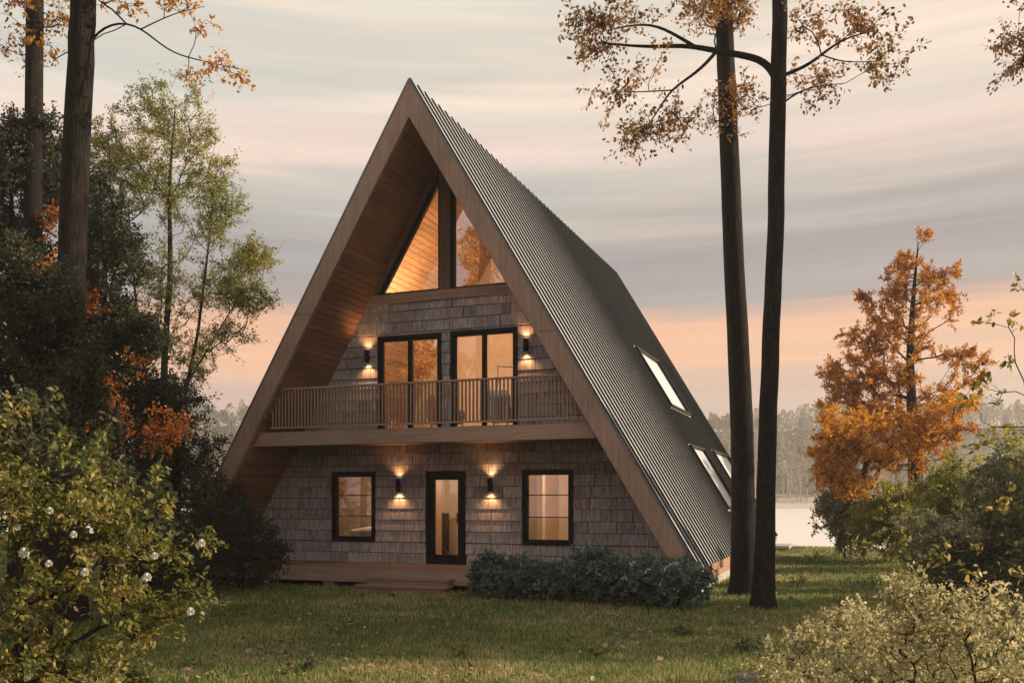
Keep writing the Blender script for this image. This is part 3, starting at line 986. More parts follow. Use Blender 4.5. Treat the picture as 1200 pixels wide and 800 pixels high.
inner_light(-2.3, 2.75, 3.198, 40)
inner_light(-.3, 2.6, 3.198, 40)
inner_light(2.1, 2.75, 3.198, 60)
inner_light(-1.0, 2.45, 6.36, 150, .1, False, 'wall_washer')
inner_light(1.0, 2.45, 6.36, 130, .1, False, 'wall_washer')

# bed
bed = empty('bed', (-2.4, 3.6, F1), 0, 'bed with white bedding behind the lower left window', 'bed')
mb = MB(); mb.box(-3.3, -1.4, 2.7, 4.9, F1 + .15, F1 + .40)
for x in (-3.25, -1.5):
    for y in (2.75, 4.8): mb.box(x, x + .06, y, y + .06, F1, F1 + .15)
mb.box(-3.35, -1.35, 4.9, 4.98, F1 + .15, F1 + 1.15)
mb.build('bed_frame', M['dark_wood'], bed)


def puff(name, cx, cy, cz, rx, ry, rz, mat, parent, p=2.6, seed=0, nz=.04):
    n, k = 36, 18
    rg = np.random.default_rng(seed)
    th = np.linspace(0.001, math.pi - .001, k); ph = np.linspace(0, 2 * math.pi, n, endpoint=False)
    T_, Ph = np.meshgrid(th, ph, indexing='ij')
    e = 2 / p
    sg = lambda a: np.sign(a) * np.abs(a) ** e
    X = cx + rx * sg(np.sin(T_)) * sg(np.cos(Ph)); Y = cy + ry * sg(np.sin(T_)) * sg(np.sin(Ph)); Z = cz + rz * sg(np.cos(T_))
    Z = Z + nz * fbm(X * 3, Y * 3, 1.6, seed) * 1.2
    f = [(i * n + j, (i + 1) * n + j, (i + 1) * n + (j + 1) % n, i * n + (j + 1) % n) for i in range(k - 1) for j in range(n)]
    return mesh_obj(name, np.stack([X.ravel(), Y.ravel(), Z.ravel()], 1), [np.array(f)], mat, parent, True)


puff('mattress', -2.35, 3.8, F1 + .52, .93, 1.08, .14, M['white_fabric'], bed, 5, 1, .01)
puff('duvet', -2.35, 3.4, F1 + .70, .98, .72, .12, M['white_fabric'], bed, 3, 2, .05)
puff('pillow', -2.8, 4.55, F1 + .80, .36, .24, .11, M['white_fabric'], bed, 2.6, 3, .02)
puff('pillow', -1.9, 4.55, F1 + .80, .36, .24, .11, M['white_fabric'], bed, 2.6, 4, .02)


def armchair(x, y, rz, label):
    t = empty('armchair', (x, y, F2), rz, label, 'armchair', 'armchairs in the upper room')
    def part(nm, *a):
        o_ = puff(nm, *a, M['grey_fabric'], None, 4, 5, .0); o_.parent = t; return o_
    part('seat', 0, 0, .40, .36, .36, .11)
    part('backrest', 0, .30, .70, .36, .10, .36)
    part('armrest', -.36, 0, .52, .08, .34, .12); part('armrest', .36, 0, .52, .08, .34, .12)
    for sx in (-1, 1):
        for sy in (-1, 1):
            mb = MB(); mb.cyl((sx * .28, sy * .27, 0), (0, 0, 1), .018, .31, 8)
            l = mb.build('leg', M['dark_wood'], None); l.parent = t
    return t


armchair(.95, 2.95, rad(180), 'grey armchair behind the right half of the right sliding door')
armchair(-.55, 3.1, rad(150), 'grey armchair behind the left sliding door')
fl = empty('floor_lamp', (.62, 3.6, F2), 0, 'thin black angled floor lamp behind the right sliding door', 'lamp')
mb = MB(); mb.cyl((.62, 3.6, F2), (0, 0, 1), .13, .02, 20); mb.cyl((.62, 3.6, F2 + .02), (0, 0, 1), .011, 1.75, 8); mb.cyl((.62, 3.6, F2 + 1.76), (1, 0, -.12), .011, .55, 8)
mb.build('stand', M['black'], fl)
mb = MB(); mb.cyl((1.16, 3.6, F2 + 1.58), (0, 0, 1), .09, .12, 16, .04); mb.build('lamp_shade', M['black'], fl)

# ------------------------------------------------------------------ large trees beside the house
def P3(u, v, d): return at(u, v, d)


def trunk_pts(lst):
    """lst of (u, v, d)"""
    return [P3(*q) for q in lst]


gA = ground_at(872, 18.39); gB = ground_at(894.5, 16.08)
lobesA = [(P3(848, 10, 18.2), (.5, .6, .45), 3), (P3(852, 128, 18.2), (.38, .45, .5), 1.6), (P3(845, -250, 18.3), (1.8, 1.8, .9), 2)]
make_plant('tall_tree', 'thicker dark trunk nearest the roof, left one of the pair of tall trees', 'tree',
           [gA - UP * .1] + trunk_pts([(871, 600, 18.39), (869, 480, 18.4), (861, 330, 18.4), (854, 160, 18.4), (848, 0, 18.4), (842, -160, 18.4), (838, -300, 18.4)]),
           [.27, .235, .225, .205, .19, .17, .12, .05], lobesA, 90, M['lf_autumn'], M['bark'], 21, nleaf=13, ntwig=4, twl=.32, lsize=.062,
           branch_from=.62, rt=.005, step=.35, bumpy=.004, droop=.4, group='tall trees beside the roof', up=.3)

d = 16.1
lobesB = [(P3(690, 42, d), (.42, .8, .35), 4), (P3(735, 18, d), (.55, .8, .3), 2.5), (P3(715, 108, d), (.5, .7, .25), 2.2), (P3(742, 160, d), (.55, .6, .25), 2.6),
          (P3(795, 140, d), (.5, .6, .28), 2), (P3(760, 75, d), (.6, .7, .2), 1), (P3(830, 8, d), (.7, .8, .3), 2.5),
          (P3(1000, 38, d), (.55, .7, .28), 2.6), (P3(1042, 60, d), (.4, .6, .35), 2.2), (P3(965, 95, d), (.6, .6, .22), 2.2), (P3(1025, 88, d), (.4, .5, .14), 1),
          (P3(960, 22, d), (.6, .6, .25), 1.6), (P3(885, 115, d), (.35, .5, .2), .8), (P3(905, -120, d), (2.0, 2.0, 1.0), 3), (P3(870, -260, d), (2.3, 2.2, 1.3), 4)]
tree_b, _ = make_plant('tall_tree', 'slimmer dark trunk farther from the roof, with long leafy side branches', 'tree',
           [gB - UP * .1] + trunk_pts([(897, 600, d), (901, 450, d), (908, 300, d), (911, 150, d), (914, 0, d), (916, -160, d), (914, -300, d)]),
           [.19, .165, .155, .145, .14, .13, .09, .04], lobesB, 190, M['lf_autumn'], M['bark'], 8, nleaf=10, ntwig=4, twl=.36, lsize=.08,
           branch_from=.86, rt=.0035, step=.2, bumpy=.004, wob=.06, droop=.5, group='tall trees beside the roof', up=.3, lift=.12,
           limbs=[([P3(914, 92, d), P3(903, 76, d), P3(885, 68, d), P3(860, 63, d), P3(835, 59, d), P3(805, 53, d), P3(775, 55, d), P3(742, 54, d), P3(700, 50, d)], .075, .012),
                  ([P3(812, 54, d), P3(790, 40, d), P3(766, 28, d), P3(735, 30, d), P3(712, 36, d)], .035, .008),
                  ([P3(838, 60, d), P3(825, 78, d), P3(805, 93, d), P3(784, 106, d), P3(772, 130, d), P3(758, 148, d)], .035, .008),
                  ([P3(784, 105, d), P3(750, 108, d), P3(715, 108, d)], .014, .005),
                  ([P3(913, 95, d), P3(925, 86, d), P3(948, 77, d), P3(970, 58, d), P3(992, 44, d), P3(1025, 36, d)], .04, .008),
                  ([P3(965, 62, d), P3(985, 74, d), P3(1030, 72, d)], .015, .005),
                  ([P3(914, 115, d), P3(940, 104, d), P3(965, 100, d), P3(990, 98, d)], .02, .005)],
           shell=.0)

# sprig entering at the upper right
make_plant('tall_tree', 'tall tree beyond the right edge whose leafy sprig enters at the top right', 'tree',
           [ground_at(1330, 15) - UP * .1] + trunk_pts([(1330, 400, 15), (1325, 150, 15), (1320, -50, 15)]), [.2, .17, .15, .1],
           [(P3(1190, 62, 15), (.35, .5, .4), 3), (P3(1205, 20, 15), (.4, .5, .3), 2), (P3(1300, -80, 15), (1.6, 1.6, .8), 3)], 40, M['lf_autumn'], M['bark'], 9,
           nleaf=9, ntwig=4, twl=.34, lsize=.08, branch_from=.5, rt=.0045, droop=.5, up=.3, lift=.1, group='tall trees beside the roof')

# ------------------------------------------------------------------ left trees
d = 14.5
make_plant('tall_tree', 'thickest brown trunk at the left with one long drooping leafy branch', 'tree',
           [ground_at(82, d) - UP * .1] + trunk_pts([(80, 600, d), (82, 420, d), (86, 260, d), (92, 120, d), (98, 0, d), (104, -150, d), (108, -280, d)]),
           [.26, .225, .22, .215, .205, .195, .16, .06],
           [(P3(265, 82, d), (.28, .4, .10), 1.6), (P3(222, 78, d), (.30, .4, .10), 1.6), (P3(235, 28, d), (.3, .4, .16), 1.0), (P3(205, 4, d), (.45, .5, .16), 1.4), (P3(140, -6, d), (.4, .5, .15), 1.2),
            (P3(70, -10, d), (.8, .7, .2), 1.6), (P3(100, -150, d), (1.6, 1.6, .8), 1.5), (P3(60, 55, d), (.35, .4, .4), .8)], 60, M['lf_orange'], M['bark_left'], 31,
           limbs=[([P3(97, 60, d), P3(108, 44, d), P3(124, 29, d), P3(145, 25, d), P3(165, 32, d), P3(185, 50, d), P3(205, 64, d), P3(235, 71, d), P3(262, 77, d), P3(285, 82, d)], .022, .005),
                  ([P3(165, 33, d), P3(190, 22, d), P3(215, 12, d), P3(240, 8, d)], .012, .004)],
           nleaf=6, ntwig=3, twl=.22, lsize=.08, branch_from=.8, rt=.0035, step=.2, bumpy=.004, droop=.6, up=.2, lift=.0, shell=0)
d = 19
make_plant('tall_tree', 'second slimmer brown trunk at the far left behind the thick one', 'tree',
           [ground_at(38, d) - UP * .1] + trunk_pts([(38, 600, d), (38, 400, d), (39, 200, d), (41, 0, d), (43, -150, d)]),
           [.23, .2, .19, .18, .17, .09],
           [(P3(15, 15, d), (.6, .6, .3), 2), (P3(60, 20, d), (.5, .5, .3), 1.5), (P3(40, -150, d), (2.6, 2.4, 1.2), 4), (P3(20, 60, d), (.4, .5, .3), .7)], 60, M['lf_autumn'], M['bark_left'], 32,
           nleaf=7, ntwig=3, twl=.35, lsize=.10, branch_from=.62, rt=.005, step=.35, droop=.4, up=.3, lift=.1)

# airy yellow-green tree
d = 26
L = lambda u, v, ru, rv, w, dd_=0: (P3(u, v, d + dd_), (ru / FPX * d, ru / FPX * d, rv / FPX * d), w)
make_plant('birch_tree', 'airy yellow-green young tree left of the roof gable', 'tree',
           [ground_at(196, d) - UP * .1] + trunk_pts([(194, 520, d), (192, 420, d), (200, 320, d), (198, 220, d), (205, 130, d)]), [.13, .11, .095, .075, .05, .02],
           [L(205, 130, 42, 38, 3), L(170, 130, 25, 25, 1), L(190, 200, 55, 40, 4), L(240, 190, 30, 35, 2), L(150, 215, 35, 40, 2.5), L(235, 260, 48, 35, 3.6), L(150, 300, 45, 40, 3.2),
            L(275, 325, 40, 30, 3.0), L(215, 340, 50, 40, 3), L(270, 395, 28, 14, 1), L(160, 390, 45, 35, 2.5), L(235, 420, 38, 25, 1.6), L(180, 450, 50, 35, 2), L(130, 160, 22, 20, .8), L(300, 300, 18, 12, .8), L(288, 350, 28, 18, 2.4), L(290, 300, 20, 14, 1.4), L(262, 230, 22, 20, 1.2), L(120, 190, 22, 26, 1)],
           540, M['lf_olive'], M['twig'], 41, nleaf=25, ntwig=5, twl=.46, lsize=.068, rt=.0055, lift=1.0, step=.35, shell=.1, branch_from=.05, up=.5, power=.42,
           limbs=[([P3(195, 540, d), P3(215, 470, d), P3(232, 390, d), P3(243, 300, d), P3(250, 230, d)], .07, .02), ([P3(194, 520, d), P3(170, 440, d), P3(158, 340, d), P3(150, 240, d)], .06, .02), ([P3(220, 450, d), P3(255, 390, d), P3(285, 340, d)], .035, .012)])

# dark understorey trees at the left
def dark_tree(label, u, d, lobes, n, seed, mat='lf_dark', ls=.066, name='dark_tree', group='dark leafy trees at the left', **kw):
    LL = [(P3(a, b_, d + (k % 3 - 1) * .8), (ru / FPX * d, ru / FPX * d * 1.1, rv / FPX * d), w_) for k, (a, b_, ru, rv, w_) in enumerate(lobes)]
    top = min(b_ for a, b_, *_ in lobes)
    args = dict(nleaf=28, ntwig=5, twl=.38, lsize=ls, rt=.006, lift=.5, step=.35, shell=.1, branch_from=.1, up=.5, power=.45)
    args.update(kw)
    return make_plant(name, label, 'tree', [ground_at(u, d) - UP * .1, P3(u + 3, 540, d), P3(u - 4, (540 + top) / 2, d), P3(u, top + 25, d)], [.12, .1, .07, .02],
                      LL, n, M[mat], M['bark'], seed, group=group, **args)


dark_tree('dark leafy tree at the left edge, its top above the others', 15, 20, [(15, 190, 40, 45, 3), (60, 230, 35, 40, 2), (10, 270, 50, 45, 3), (50, 330, 50, 45, 3), (0, 380, 50, 50, 3), (60, 430, 45, 45, 2), (-60, 250, 60, 90, 3), (-60, 400, 60, 60, 2), (75, 190, 28, 30, 1.6), (35, 150, 25, 22, 1.2)], 520, 51, ls=.075)
dark_tree('dark leafy tree between the thick trunk and the yellow-green tree', 125, 18.5, [(125, 300, 40, 45, 2.6), (118, 240, 26, 34, 1.4), (110, 370, 50, 45, 3), (150, 400, 40, 35, 2.2), (100, 450, 55, 40, 3), (170, 470, 40, 35, 2), (130, 530, 60, 45, 3)], 380, 52, ls=.072)
dark_tree('dark small-leaved tree behind the blossoming bush, close to the house corner', 205, 21.5, [(200, 480, 38, 30, 2), (225, 530, 38, 35, 2.4), (185, 560, 50, 40, 3), (250, 600, 35, 40, 2)], 210, 53)
dark_tree('dark leafy tree standing behind the second slim trunk', 70, 25, [(80, 420, 60, 60, 3), (40, 500, 70, 50, 3), (130, 500, 60, 50, 3), (90, 560, 80, 40, 3), (10, 560, 70, 40, 3)], 280, 58, ls=.10)
dark_tree('dark leafy sapling in front of the thick left trunk', 48, 13.0, [(25, 330, 34, 40, 2), (60, 400, 40, 36, 2.4), (20, 440, 44, 36, 2.4), (95, 450, 34, 28, 2), (70, 340, 20, 28, 1), (60, 500, 60, 34, 3)], 240, 59, ls=.055, twl=.3)
for (lab, u, dd_, lobes, n, sd) in (
        ('small orange-leaved tree glowing below the yellow-green tree', 140, 16.8, [(112, 448, 16, 16, 1.4), (162, 436, 14, 10, 1), (135, 480, 18, 14, 1.5), (190, 505, 22, 20, 2), (120, 500, 28, 20, 1)], 30, 61),
        ('small orange-leaved tree between the two left trunks', 60, 16.5, [(60, 265, 14, 14, 1.2), (58, 400, 16, 20, 1.5), (100, 360, 20, 14, 1.4), (55, 330, 12, 20, 1)], 20, 62),
        ('low orange bush-like tree above the blossoming bush', 75, 15.5, [(112, 560, 12, 14, 1.4), (60, 500, 14, 10, .6)], 14, 63)):
    dark_tree(lab, u, dd_, lobes, n, sd, 'lf_rust', .085, 'orange_tree', 'small orange trees at the left', nleaf=16)

# dark shrubs left of the deck
def shrub(name, label, u, v_top, d, ru, mat, seed, group=None, n=120, ls=.07, h=None, fine=False, nleaf=18, ntwig=5, twl=.28, pos=None, hh=None, cat='shrub', depth=1.0, bm='twig', shell=.15, **kw):
    g_ = ground_at(u, d) if pos is None else np.array(pos, float)
    H_ = (P3(u, v_top, d)[2]) if hh is None else hh
    R_ = ru / FPX * d
    rg = np.random.default_rng(seed)
    lobes = [(g_ + np.array([0, 0, H_ * .5]), (R_, R_ * depth, H_ * .48), 4)]
    for _ in range(5):
        a = rg.uniform(0, 2 * math.pi)
        lobes.append((g_ + np.array([math.cos(a) * R_ * .5, math.sin(a) * R_ * .5 * depth, H_ * rg.uniform(.35, .75)]), (R_ * .55, R_ * .55 * depth, H_ * .28), 1))
    return make_plant(name, label, cat, [g_ - UP * .05, g_ + UP * .1 * H_, g_ + UP * .35 * H_], [.03, .025, .01], lobes, n, M[mat], M[bm], seed,
                      nleaf=nleaf, ntwig=ntwig, twl=twl, lsize=ls, fine=fine, rt=.004, lift=.6, step=.2, branch_from=0, trunk_name='stems', crown_name='foliage', group=group,
                      trunk_sides=6, shell=shell, **kw)


G1 = 'dark shrubs left of the porch deck'
shrub('dark_shrub', 'dark shrub touching the left end of the porch deck', 285, 590, 19.2, 48, 'lf_dark', 71, G1, 150, .065)
shrub('dark_shrub', 'dark shrub left of the deck, middle of three', 232, 565, 18.0, 50, 'lf_dark', 72, G1, 160, .065)
shrub('dark_shrub', 'dark shrub nearest the blossoming bush', 178, 580, 16.5, 50, 'lf_dark', 73, G1, 150, .065)
shrub('dark_shrub', 'tall dark shrub close against the roof corner', 258, 548, 22.0, 30, 'lf_dark', 74, G1, 110, .065)

# blue-green shrubs in front of the house
G2 = 'blue-green shrubs along the house front'
BX = [(2.55, -1.0, .92, .62, 'leftmost low blue-green shrub, next to the steps'), (3.45, -1.15, .80, .60, 'second blue-green shrub from the steps'),
      (4.45, -1.2, .98, .68, 'third blue-green shrub from the steps, tallest'), (5.35, -1.25, .88, .62, 'fourth blue-green shrub, with a few pale blue flowers'),
      (6.05, -1.35, .86, .62, 'rightmost blue-green shrub at the roof foot, dotted with pale flowers')]
rngp = np.random.default_rng(99)


def flower_mesh(name, r_, n, seed):
    rg = np.random.default_rng(seed)
    dv = norm(rg.normal(size=(n, 3)))
    V, F, _ = leaves_mesh(dv * r_ * .6, dv * .6 + rg.normal(size=(n, 3)) * .6, np.full(n, r_ * .75), rg, .2, False, 1.5)
    # orient petals tangentially over the ball
    return V, F


for k, (x, y, h_, r_, lab) in enumerate(BX):
    root, tips = shrub('blue_green_shrub', lab, 0, 0, FPX, r_, 'lf_blue', 80 + k, G2, 120, .075, pos=(x, y, 0), hh=h_, fine=False, nleaf=16, ntwig=6, twl=.17, width=1.0)
    if k >= 3:
        front = sorted([t for t in tips if t[2] > .35], key=lambda t: t[1] - t[2] * .8 + rngp.normal() * .25)[:(3 if k == 3 else 9)]
        for q, t in enumerate(front):
            V, F = flower_mesh('flower', .055, 26, q)
            mesh_obj('flower', V + t + np.array([0, -.06, .07]), F, M['petal_blue'], root)

# ------------------------------------------------------------------ foreground bush with blossoms (left)
d = 6.3
LB = lambda u, v, ru, rv, w, dd_=0: (P3(u, v, d + dd_), (ru / FPX * d, ru / FPX * d * 1.5, rv / FPX * d), w)
gb = ground_at(20, d)
root, tips = make_plant('blossoming_bush', 'large yellow-green bush with round white blossoms at the lower left', 'bush',
           [gb - UP * .05, gb + UP * .3, P3(25, 650, d), P3(20, 560, d)], [.04, .035, .025, .012],
           [LB(40, 530, 60, 30, .9), LB(30, 600, 75, 45, 4), LB(110, 600, 55, 40, 3.2), LB(60, 690, 90, 50, 5), LB(150, 640, 45, 30, 2.2), LB(60, 770, 90, 45, 5), LB(140, 720, 50, 35, 2), LB(-40, 640, 60, 150, 4), LB(20, 485, 40, 20, .3),
            LB(150, 790, 30, 20, .8)],
           225, M['lf_bush'], M['twig'], 91, nleaf=13, ntwig=4, twl=.15, lsize=.046, fine=True, rt=.0032, lift=.15, step=.10, shell=.0, branch_from=0, trunk_name='stems', crown_name='foliage',
           extra=[P3(205, 645, d), P3(235, 638, d), P3(248, 634, d), P3(170, 735, d), P3(205, 722, d), P3(232, 710, d), P3(225, 690, d), P3(195, 600, d), P3(180, 560, d), P3(215, 690, d), P3(190, 700, d), P3(210, 660, d)], up=.9, width=1.0)
fl0 = None
V0, F0 = flower_mesh('blossom', .026, 110, 3)
for (u, v, k) in ((28, 647, 1.15), (86, 626, .8), (99, 670, .9), (57, 660, .8), (181, 651, .8), (172, 676, 1.0), (236, 636, .9), (223, 716, .9), (20, 618, .7), (58, 598, .8)):
    p_ = P3(u, v, d - .35)
    if fl0 is None:
        fl0 = mesh_obj('blossom', V0, F0, M['petal'], root, world=False)
        c = fl0
    else:
        c = fl0.copy(); COL.objects.link(c); c.parent = root
    c.location = tuple(p_ - parent_origin(root)); c.scale = (k, k, k)

# taller dim bush behind the blossoming bush
d = 10.0
gb = ground_at(40, d)
make_plant('olive_bush', 'tall dim olive bush standing behind the blossoming bush', 'bush', [gb - UP * .05, gb + UP * .5, P3(40, 560, d), P3(35, 480, d)], [.05, .04, .03, .012],
           [(P3(20, 490, d), (.5, .6, .3), 2), (P3(90, 540, d), (.6, .6, .35), 2), (P3(140, 590, d), (.6, .7, .4), 3), (P3(50, 560, d), (.8, .8, .5), 4), (P3(10, 520, d), (.5, .6, .4), 2)],
           130, M['lf_mid'], M['twig'], 95, nleaf=10, ntwig=4, twl=.24, lsize=.085, fine=True, rt=.0035, lift=.45, step=.15, branch_from=0, trunk_name='stems', crown_name='foliage', shell=.1)

# ------------------------------------------------------------------ right side
d = 34
LO = lambda u, v, ru, rv, w, dd_=0: (P3(u, v, d + dd_), (ru / FPX * d, ru / FPX * d, rv / FPX * d), w)
make_plant('orange_tree', 'tall rust-orange tree with a pointed open crown by the lake', 'tree',
           [ground_at(1072, d) - UP * .2] + trunk_pts([(1071, 560, d), (1069, 480, d), (1066, 420, d), (1070, 350, d), (1076, 285, d)]), [.22, .2, .18, .14, .08, .02],
           [L_ for L_ in [LO(1078, 285, 14, 12, .7), LO(1060, 310, 16, 20, 1), LO(1095, 322, 25, 16, 1.4), LO(1050, 340, 20, 16, 1), LO(1018, 348, 14, 8, .6), LO(1075, 368, 45, 22, 2.6), LO(1110, 350, 18, 20, 1.2),
            LO(1035, 372, 22, 15, 1.2), LO(1010, 405, 30, 22, 2.4), LO(1045, 400, 35, 25, 2), LO(1000, 440, 40, 26, 3.4), LO(1040, 445, 35, 25, 3), LO(985, 470, 30, 18, 2), LO(1090, 410, 30, 15, 1), LO(1135, 420, 28, 14, 1.4),
            LO(1110, 450, 40, 18, 2), LO(1080, 480, 50, 25, 3), LO(1020, 490, 50, 25, 3.5), LO(1000, 520, 45, 25, 3), LO(1070, 530, 50, 30, 3), LO(975, 545, 30, 25, 1.5)]],
           400, M['lf_maple'], M['bark'], 101, nleaf=26, ntwig=5, twl=.40, lsize=.10, rt=.010, lift=.45, step=.4, shell=.1, branch_from=.15, up=.4, power=.42)
d = 31
make_plant('orange_tree', 'shorter bright orange tree in front of the tall rust-orange one', 'tree',
           [ground_at(1010, d) - UP * .2] + trunk_pts([(1012, 580, d), (1016, 530, d), (1010, 480, d)]), [.13, .11, .09, .03],
           [LO(1005, 500, 45, 22, 3, -3), LO(975, 530, 28, 20, 2, -3), LO(1045, 520, 40, 25, 3, -3), LO(1100, 500, 35, 20, 2, -3), LO(990, 560, 30, 22, 2, -3), LO(1125, 470, 25, 14, 1, -3)],
           200, M['lf_orange'], M['bark'], 102, nleaf=24, ntwig=5, twl=.4, lsize=.10, rt=.008, lift=.45, step=.4, shell=.1, branch_from=.1, up=.4)

G3 = 'green shrubs on the right bank'
shrub('bank_shrub', 'shrub at the water edge, leftmost on the bank', 990, 562, 30, 30, 'lf_grey', 111, G3, 130, .11, twl=.35)
shrub('bank_shrub', 'large shrub below the orange trees, right of the water-edge one', 1045, 562, 28, 48, 'lf_olive', 112, G3, 190, .11, twl=.35)
shrub('bank_shrub', 'grey-green rounded shrub right of the big bank shrub', 1115, 600, 19, 62, 'lf_grey', 113, G3, 220, .06, twl=.22)
shrub('bank_shrub', 'yellow-green shrub behind the rounded grey-green one', 1120, 530, 25, 50, 'lf_olive', 114, G3, 200, .10, twl=.35)
shrub('bank_shrub', 'dark green shrub at the right edge', 1195, 520, 17, 60, 'lf_grey', 115, G3, 200, .08, twl=.28)
shrub('bank_shrub', 'low dark shrub under the grey-green one', 1150, 628, 17.0, 60, 'lf_dark', 116, G3, 130, .06, twl=.2)
shrub('bank_shrub', 'tall thin green shrub above the right edge', 1190, 490, 21, 36, 'lf_olive', 117, G3, 120, .09, twl=.35)

# near sapling at the right edge with long leafy twigs
d = 6.5
gs = ground_at(1290, d)
make_plant('leafy_sapling', 'near sapling at the right edge stretching long twigs of large leaves into view', 'bush',
           [gs - UP * .05, P3(1285, 700, d), P3(1270, 560, d), P3(1265, 440, d), P3(1262, 350, d)], [.03, .025, .02, .014, .006],
           [(P3(1300, 560, d), (.3, .5, .7), 3), (P3(1300, 420, d), (.25, .4, .4), 2)], 40, M['lf_bush'], M['twig'], 121, nleaf=5, ntwig=3, twl=.14, lsize=.055, fine=True,
           rt=.0025, lift=.0, step=.1, branch_from=0, trunk_name='stems', crown_name='foliage', width=1.15, shell=0,
           extra=[P3(1180, 375, d), P3(1155, 378, d), P3(1190, 425, d), P3(1175, 460, d), P3(1150, 450, d), P3(1165, 500, d), P3(1140, 475, d), P3(1195, 500, d), P3(1190, 540, d), P3(1150, 520, d),
                  P3(1190, 640, d), P3(1150, 645, d), P3(1105, 640, d), P3(1070, 632, d), P3(1040, 622, d), P3(1020, 640, d), P3(1170, 600, d), P3(1130, 590, d), P3(1190, 665, d), P3(1140, 670, d), P3(1095, 655, d), P3(1060, 655, d),
                  P3(1198, 340, d), P3(1185, 570, d)])

# pale yellow bush, bottom right
d = 7.0
LC = lambda u, v, ru, rv, w, dd_=0: (P3(u, v, d + dd_), (ru / FPX * d, ru / FPX * d * 1.6, rv / FPX * d), w)
gc = ground_at(1090, d)
make_plant('pale_bush', 'pale yellow sunlit bush with fine twigs at the lower right', 'bush', [gc - UP * .05, gc + UP * .15, gc + UP * .4], [.035, .03, .015],
           [LC(1080, 700, 45, 24, 2), LC(1150, 715, 50, 30, 2), LC(1110, 740, 60, 30, 2), LC(1040, 760, 60, 45, 3.5), LC(1120, 790, 90, 45, 5), LC(1190, 770, 60, 60, 3), LC(1060, 690, 30, 14, 1), LC(1000, 790, 40, 35, 1.5)],
           185, M['lf_cream'], M['twig'], 131, nleaf=10, ntwig=4, twl=.17, lsize=.038, fine=True, rt=.0024, lift=.3, step=.10, shell=.05, branch_from=0, trunk_name='stems', crown_name='foliage', width=1.25, up=.7)
d = 8.8
gc = ground_at(960, d)
make_plant('pale_bush', 'low pale yellow bush in the grass left of the bigger pale bush', 'bush', [gc - UP * .05, gc + UP * .08, gc + UP * .2], [.02, .018, .01],
           [(P3(960, 765, d), (.5, .6, .22), 3), (P3(1010, 735, d + .6), (.45, .6, .26), 2.4), (P3(915, 785, d - .3), (.4, .4, .14), 1.4)],
           130, M['lf_cream'], M['twig'], 132, nleaf=8, ntwig=4, twl=.13, lsize=.042, fine=True, rt=.002, lift=.3, step=.10, shell=.05, branch_from=0, trunk_name='stems', crown_name='foliage', width=1.2, up=.7)

# dense trees beyond the right edge; their shade falls on the lawn
for (lab, x, y, h_, r_, sd) in (('broad green tree beyond the right edge, shading the lawn in front of the deck', 24, 6.6, 14.5, 2.8, 151), ('tall green tree far beyond the right edge, shading the lawn at the left', 31, 9.2, 22, 3.4, 152)):
    g_ = np.array([x, y, 0.0])
    make_plant('leafy_tree', lab, 'tree', [g_ - UP * .2, g_ + UP * h_ * .4, g_ + UP * h_ * .9], [.3, .22, .05],
               [(g_ + UP * h_ * .70, (r_, r_, h_ * .2), 3), (g_ + UP * h_ * .55 + np.array([1.2, 0, 0]), (r_ * .8, r_ * .8, h_ * .12), 1)], 330, M['lf_mid'], M['bark'], sd, nleaf=14, ntwig=5, twl=.7, lsize=.26, rt=.012, step=.6, shell=.1,
               group='green trees beyond the right edge')

# trees behind the camera, seen mirrored in the panes
for (lab, x, y, h_, r_, sd) in (('tall orange tree across the lawn, mirrored in the left sliding door', -13.5, -23, 11.5, 3.2, 141), ('tall orange tree across the lawn, mirrored in the gable pane', -8.2, -24, 19, 3.0, 142)):
    g_ = np.array([x, y, 0.0])
    make_plant('orange_tree', lab, 'tree', [g_ - UP * .2, g_ + UP * h_ * .4, g_ + UP * h_ * .9], [.3, .22, .05],
               [(g_ + UP * h_ * .72, (r_, r_, h_ * .24), 3), (g_ + UP * h_ * .5 + np.array([1.2, 0, 0]), (r_, r_, h_ * .12), 1)], 240, M['lf_orange'], M['bark'], sd, nleaf=14, ntwig=5, twl=.7, lsize=.24, rt=.012, step=.6, shell=.1,
               group='orange trees mirrored in the panes')

# ------------------------------------------------------------------ far wood and its pale trunks
rng = np.random.default_rng(7)
NT = 1500
dd_ = FAR + 14 + 125 * rng.random(NT) ** .75
lat = rng.uniform(-.72, .72, NT) * dd_
X = CAM[0] + FW[0] * dd_ + RT[0] * lat; Y = CAM[1] + FW[1] * dd_ + RT[1] * lat
Z = hgt(X, Y)
Ht = rng.uniform(6, 12, NT) * (1 + .35 * fbm(X, Y, .05, 21))
nc = 130
# crowns: clumps gathered round tiers
tt = rng.random((NT, nc)) ** .8
prof = np.where(rng.random(NT)[:, None] < .55, (1 - tt) * .9 + .12, np.sin(np.clip(tt * 1.1, 0, 1) * math.pi) * .9 + .15)
ang = rng.uniform(0, 2 * math.pi, (NT, nc)); rr_ = np.sqrt(rng.random((NT, nc)))
Rc = (Ht * rng.uniform(.17, .26, NT))[:, None]
px_ = X[:, None] + Rc * prof * rr_ * np.cos(ang); py_ = Y[:, None] + Rc * prof * rr_ * np.sin(ang); pz_ = Z[:, None] + Ht[:, None] * (.28 + .72 * tt)
pos = np.stack([px_, py_, pz_], -1).reshape(-1, 3)
ld = norm(np.stack([np.cos(ang), np.sin(ang), -.1 + 0 * ang], -1).reshape(-1, 3) + rng.normal(size=pos.shape) * .5)
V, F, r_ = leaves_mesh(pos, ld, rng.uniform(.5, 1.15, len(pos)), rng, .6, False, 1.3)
r_ = np.clip(r_ * .5 + np.repeat(np.repeat(rng.random(NT), nc), 4) * .5, 0, 1)
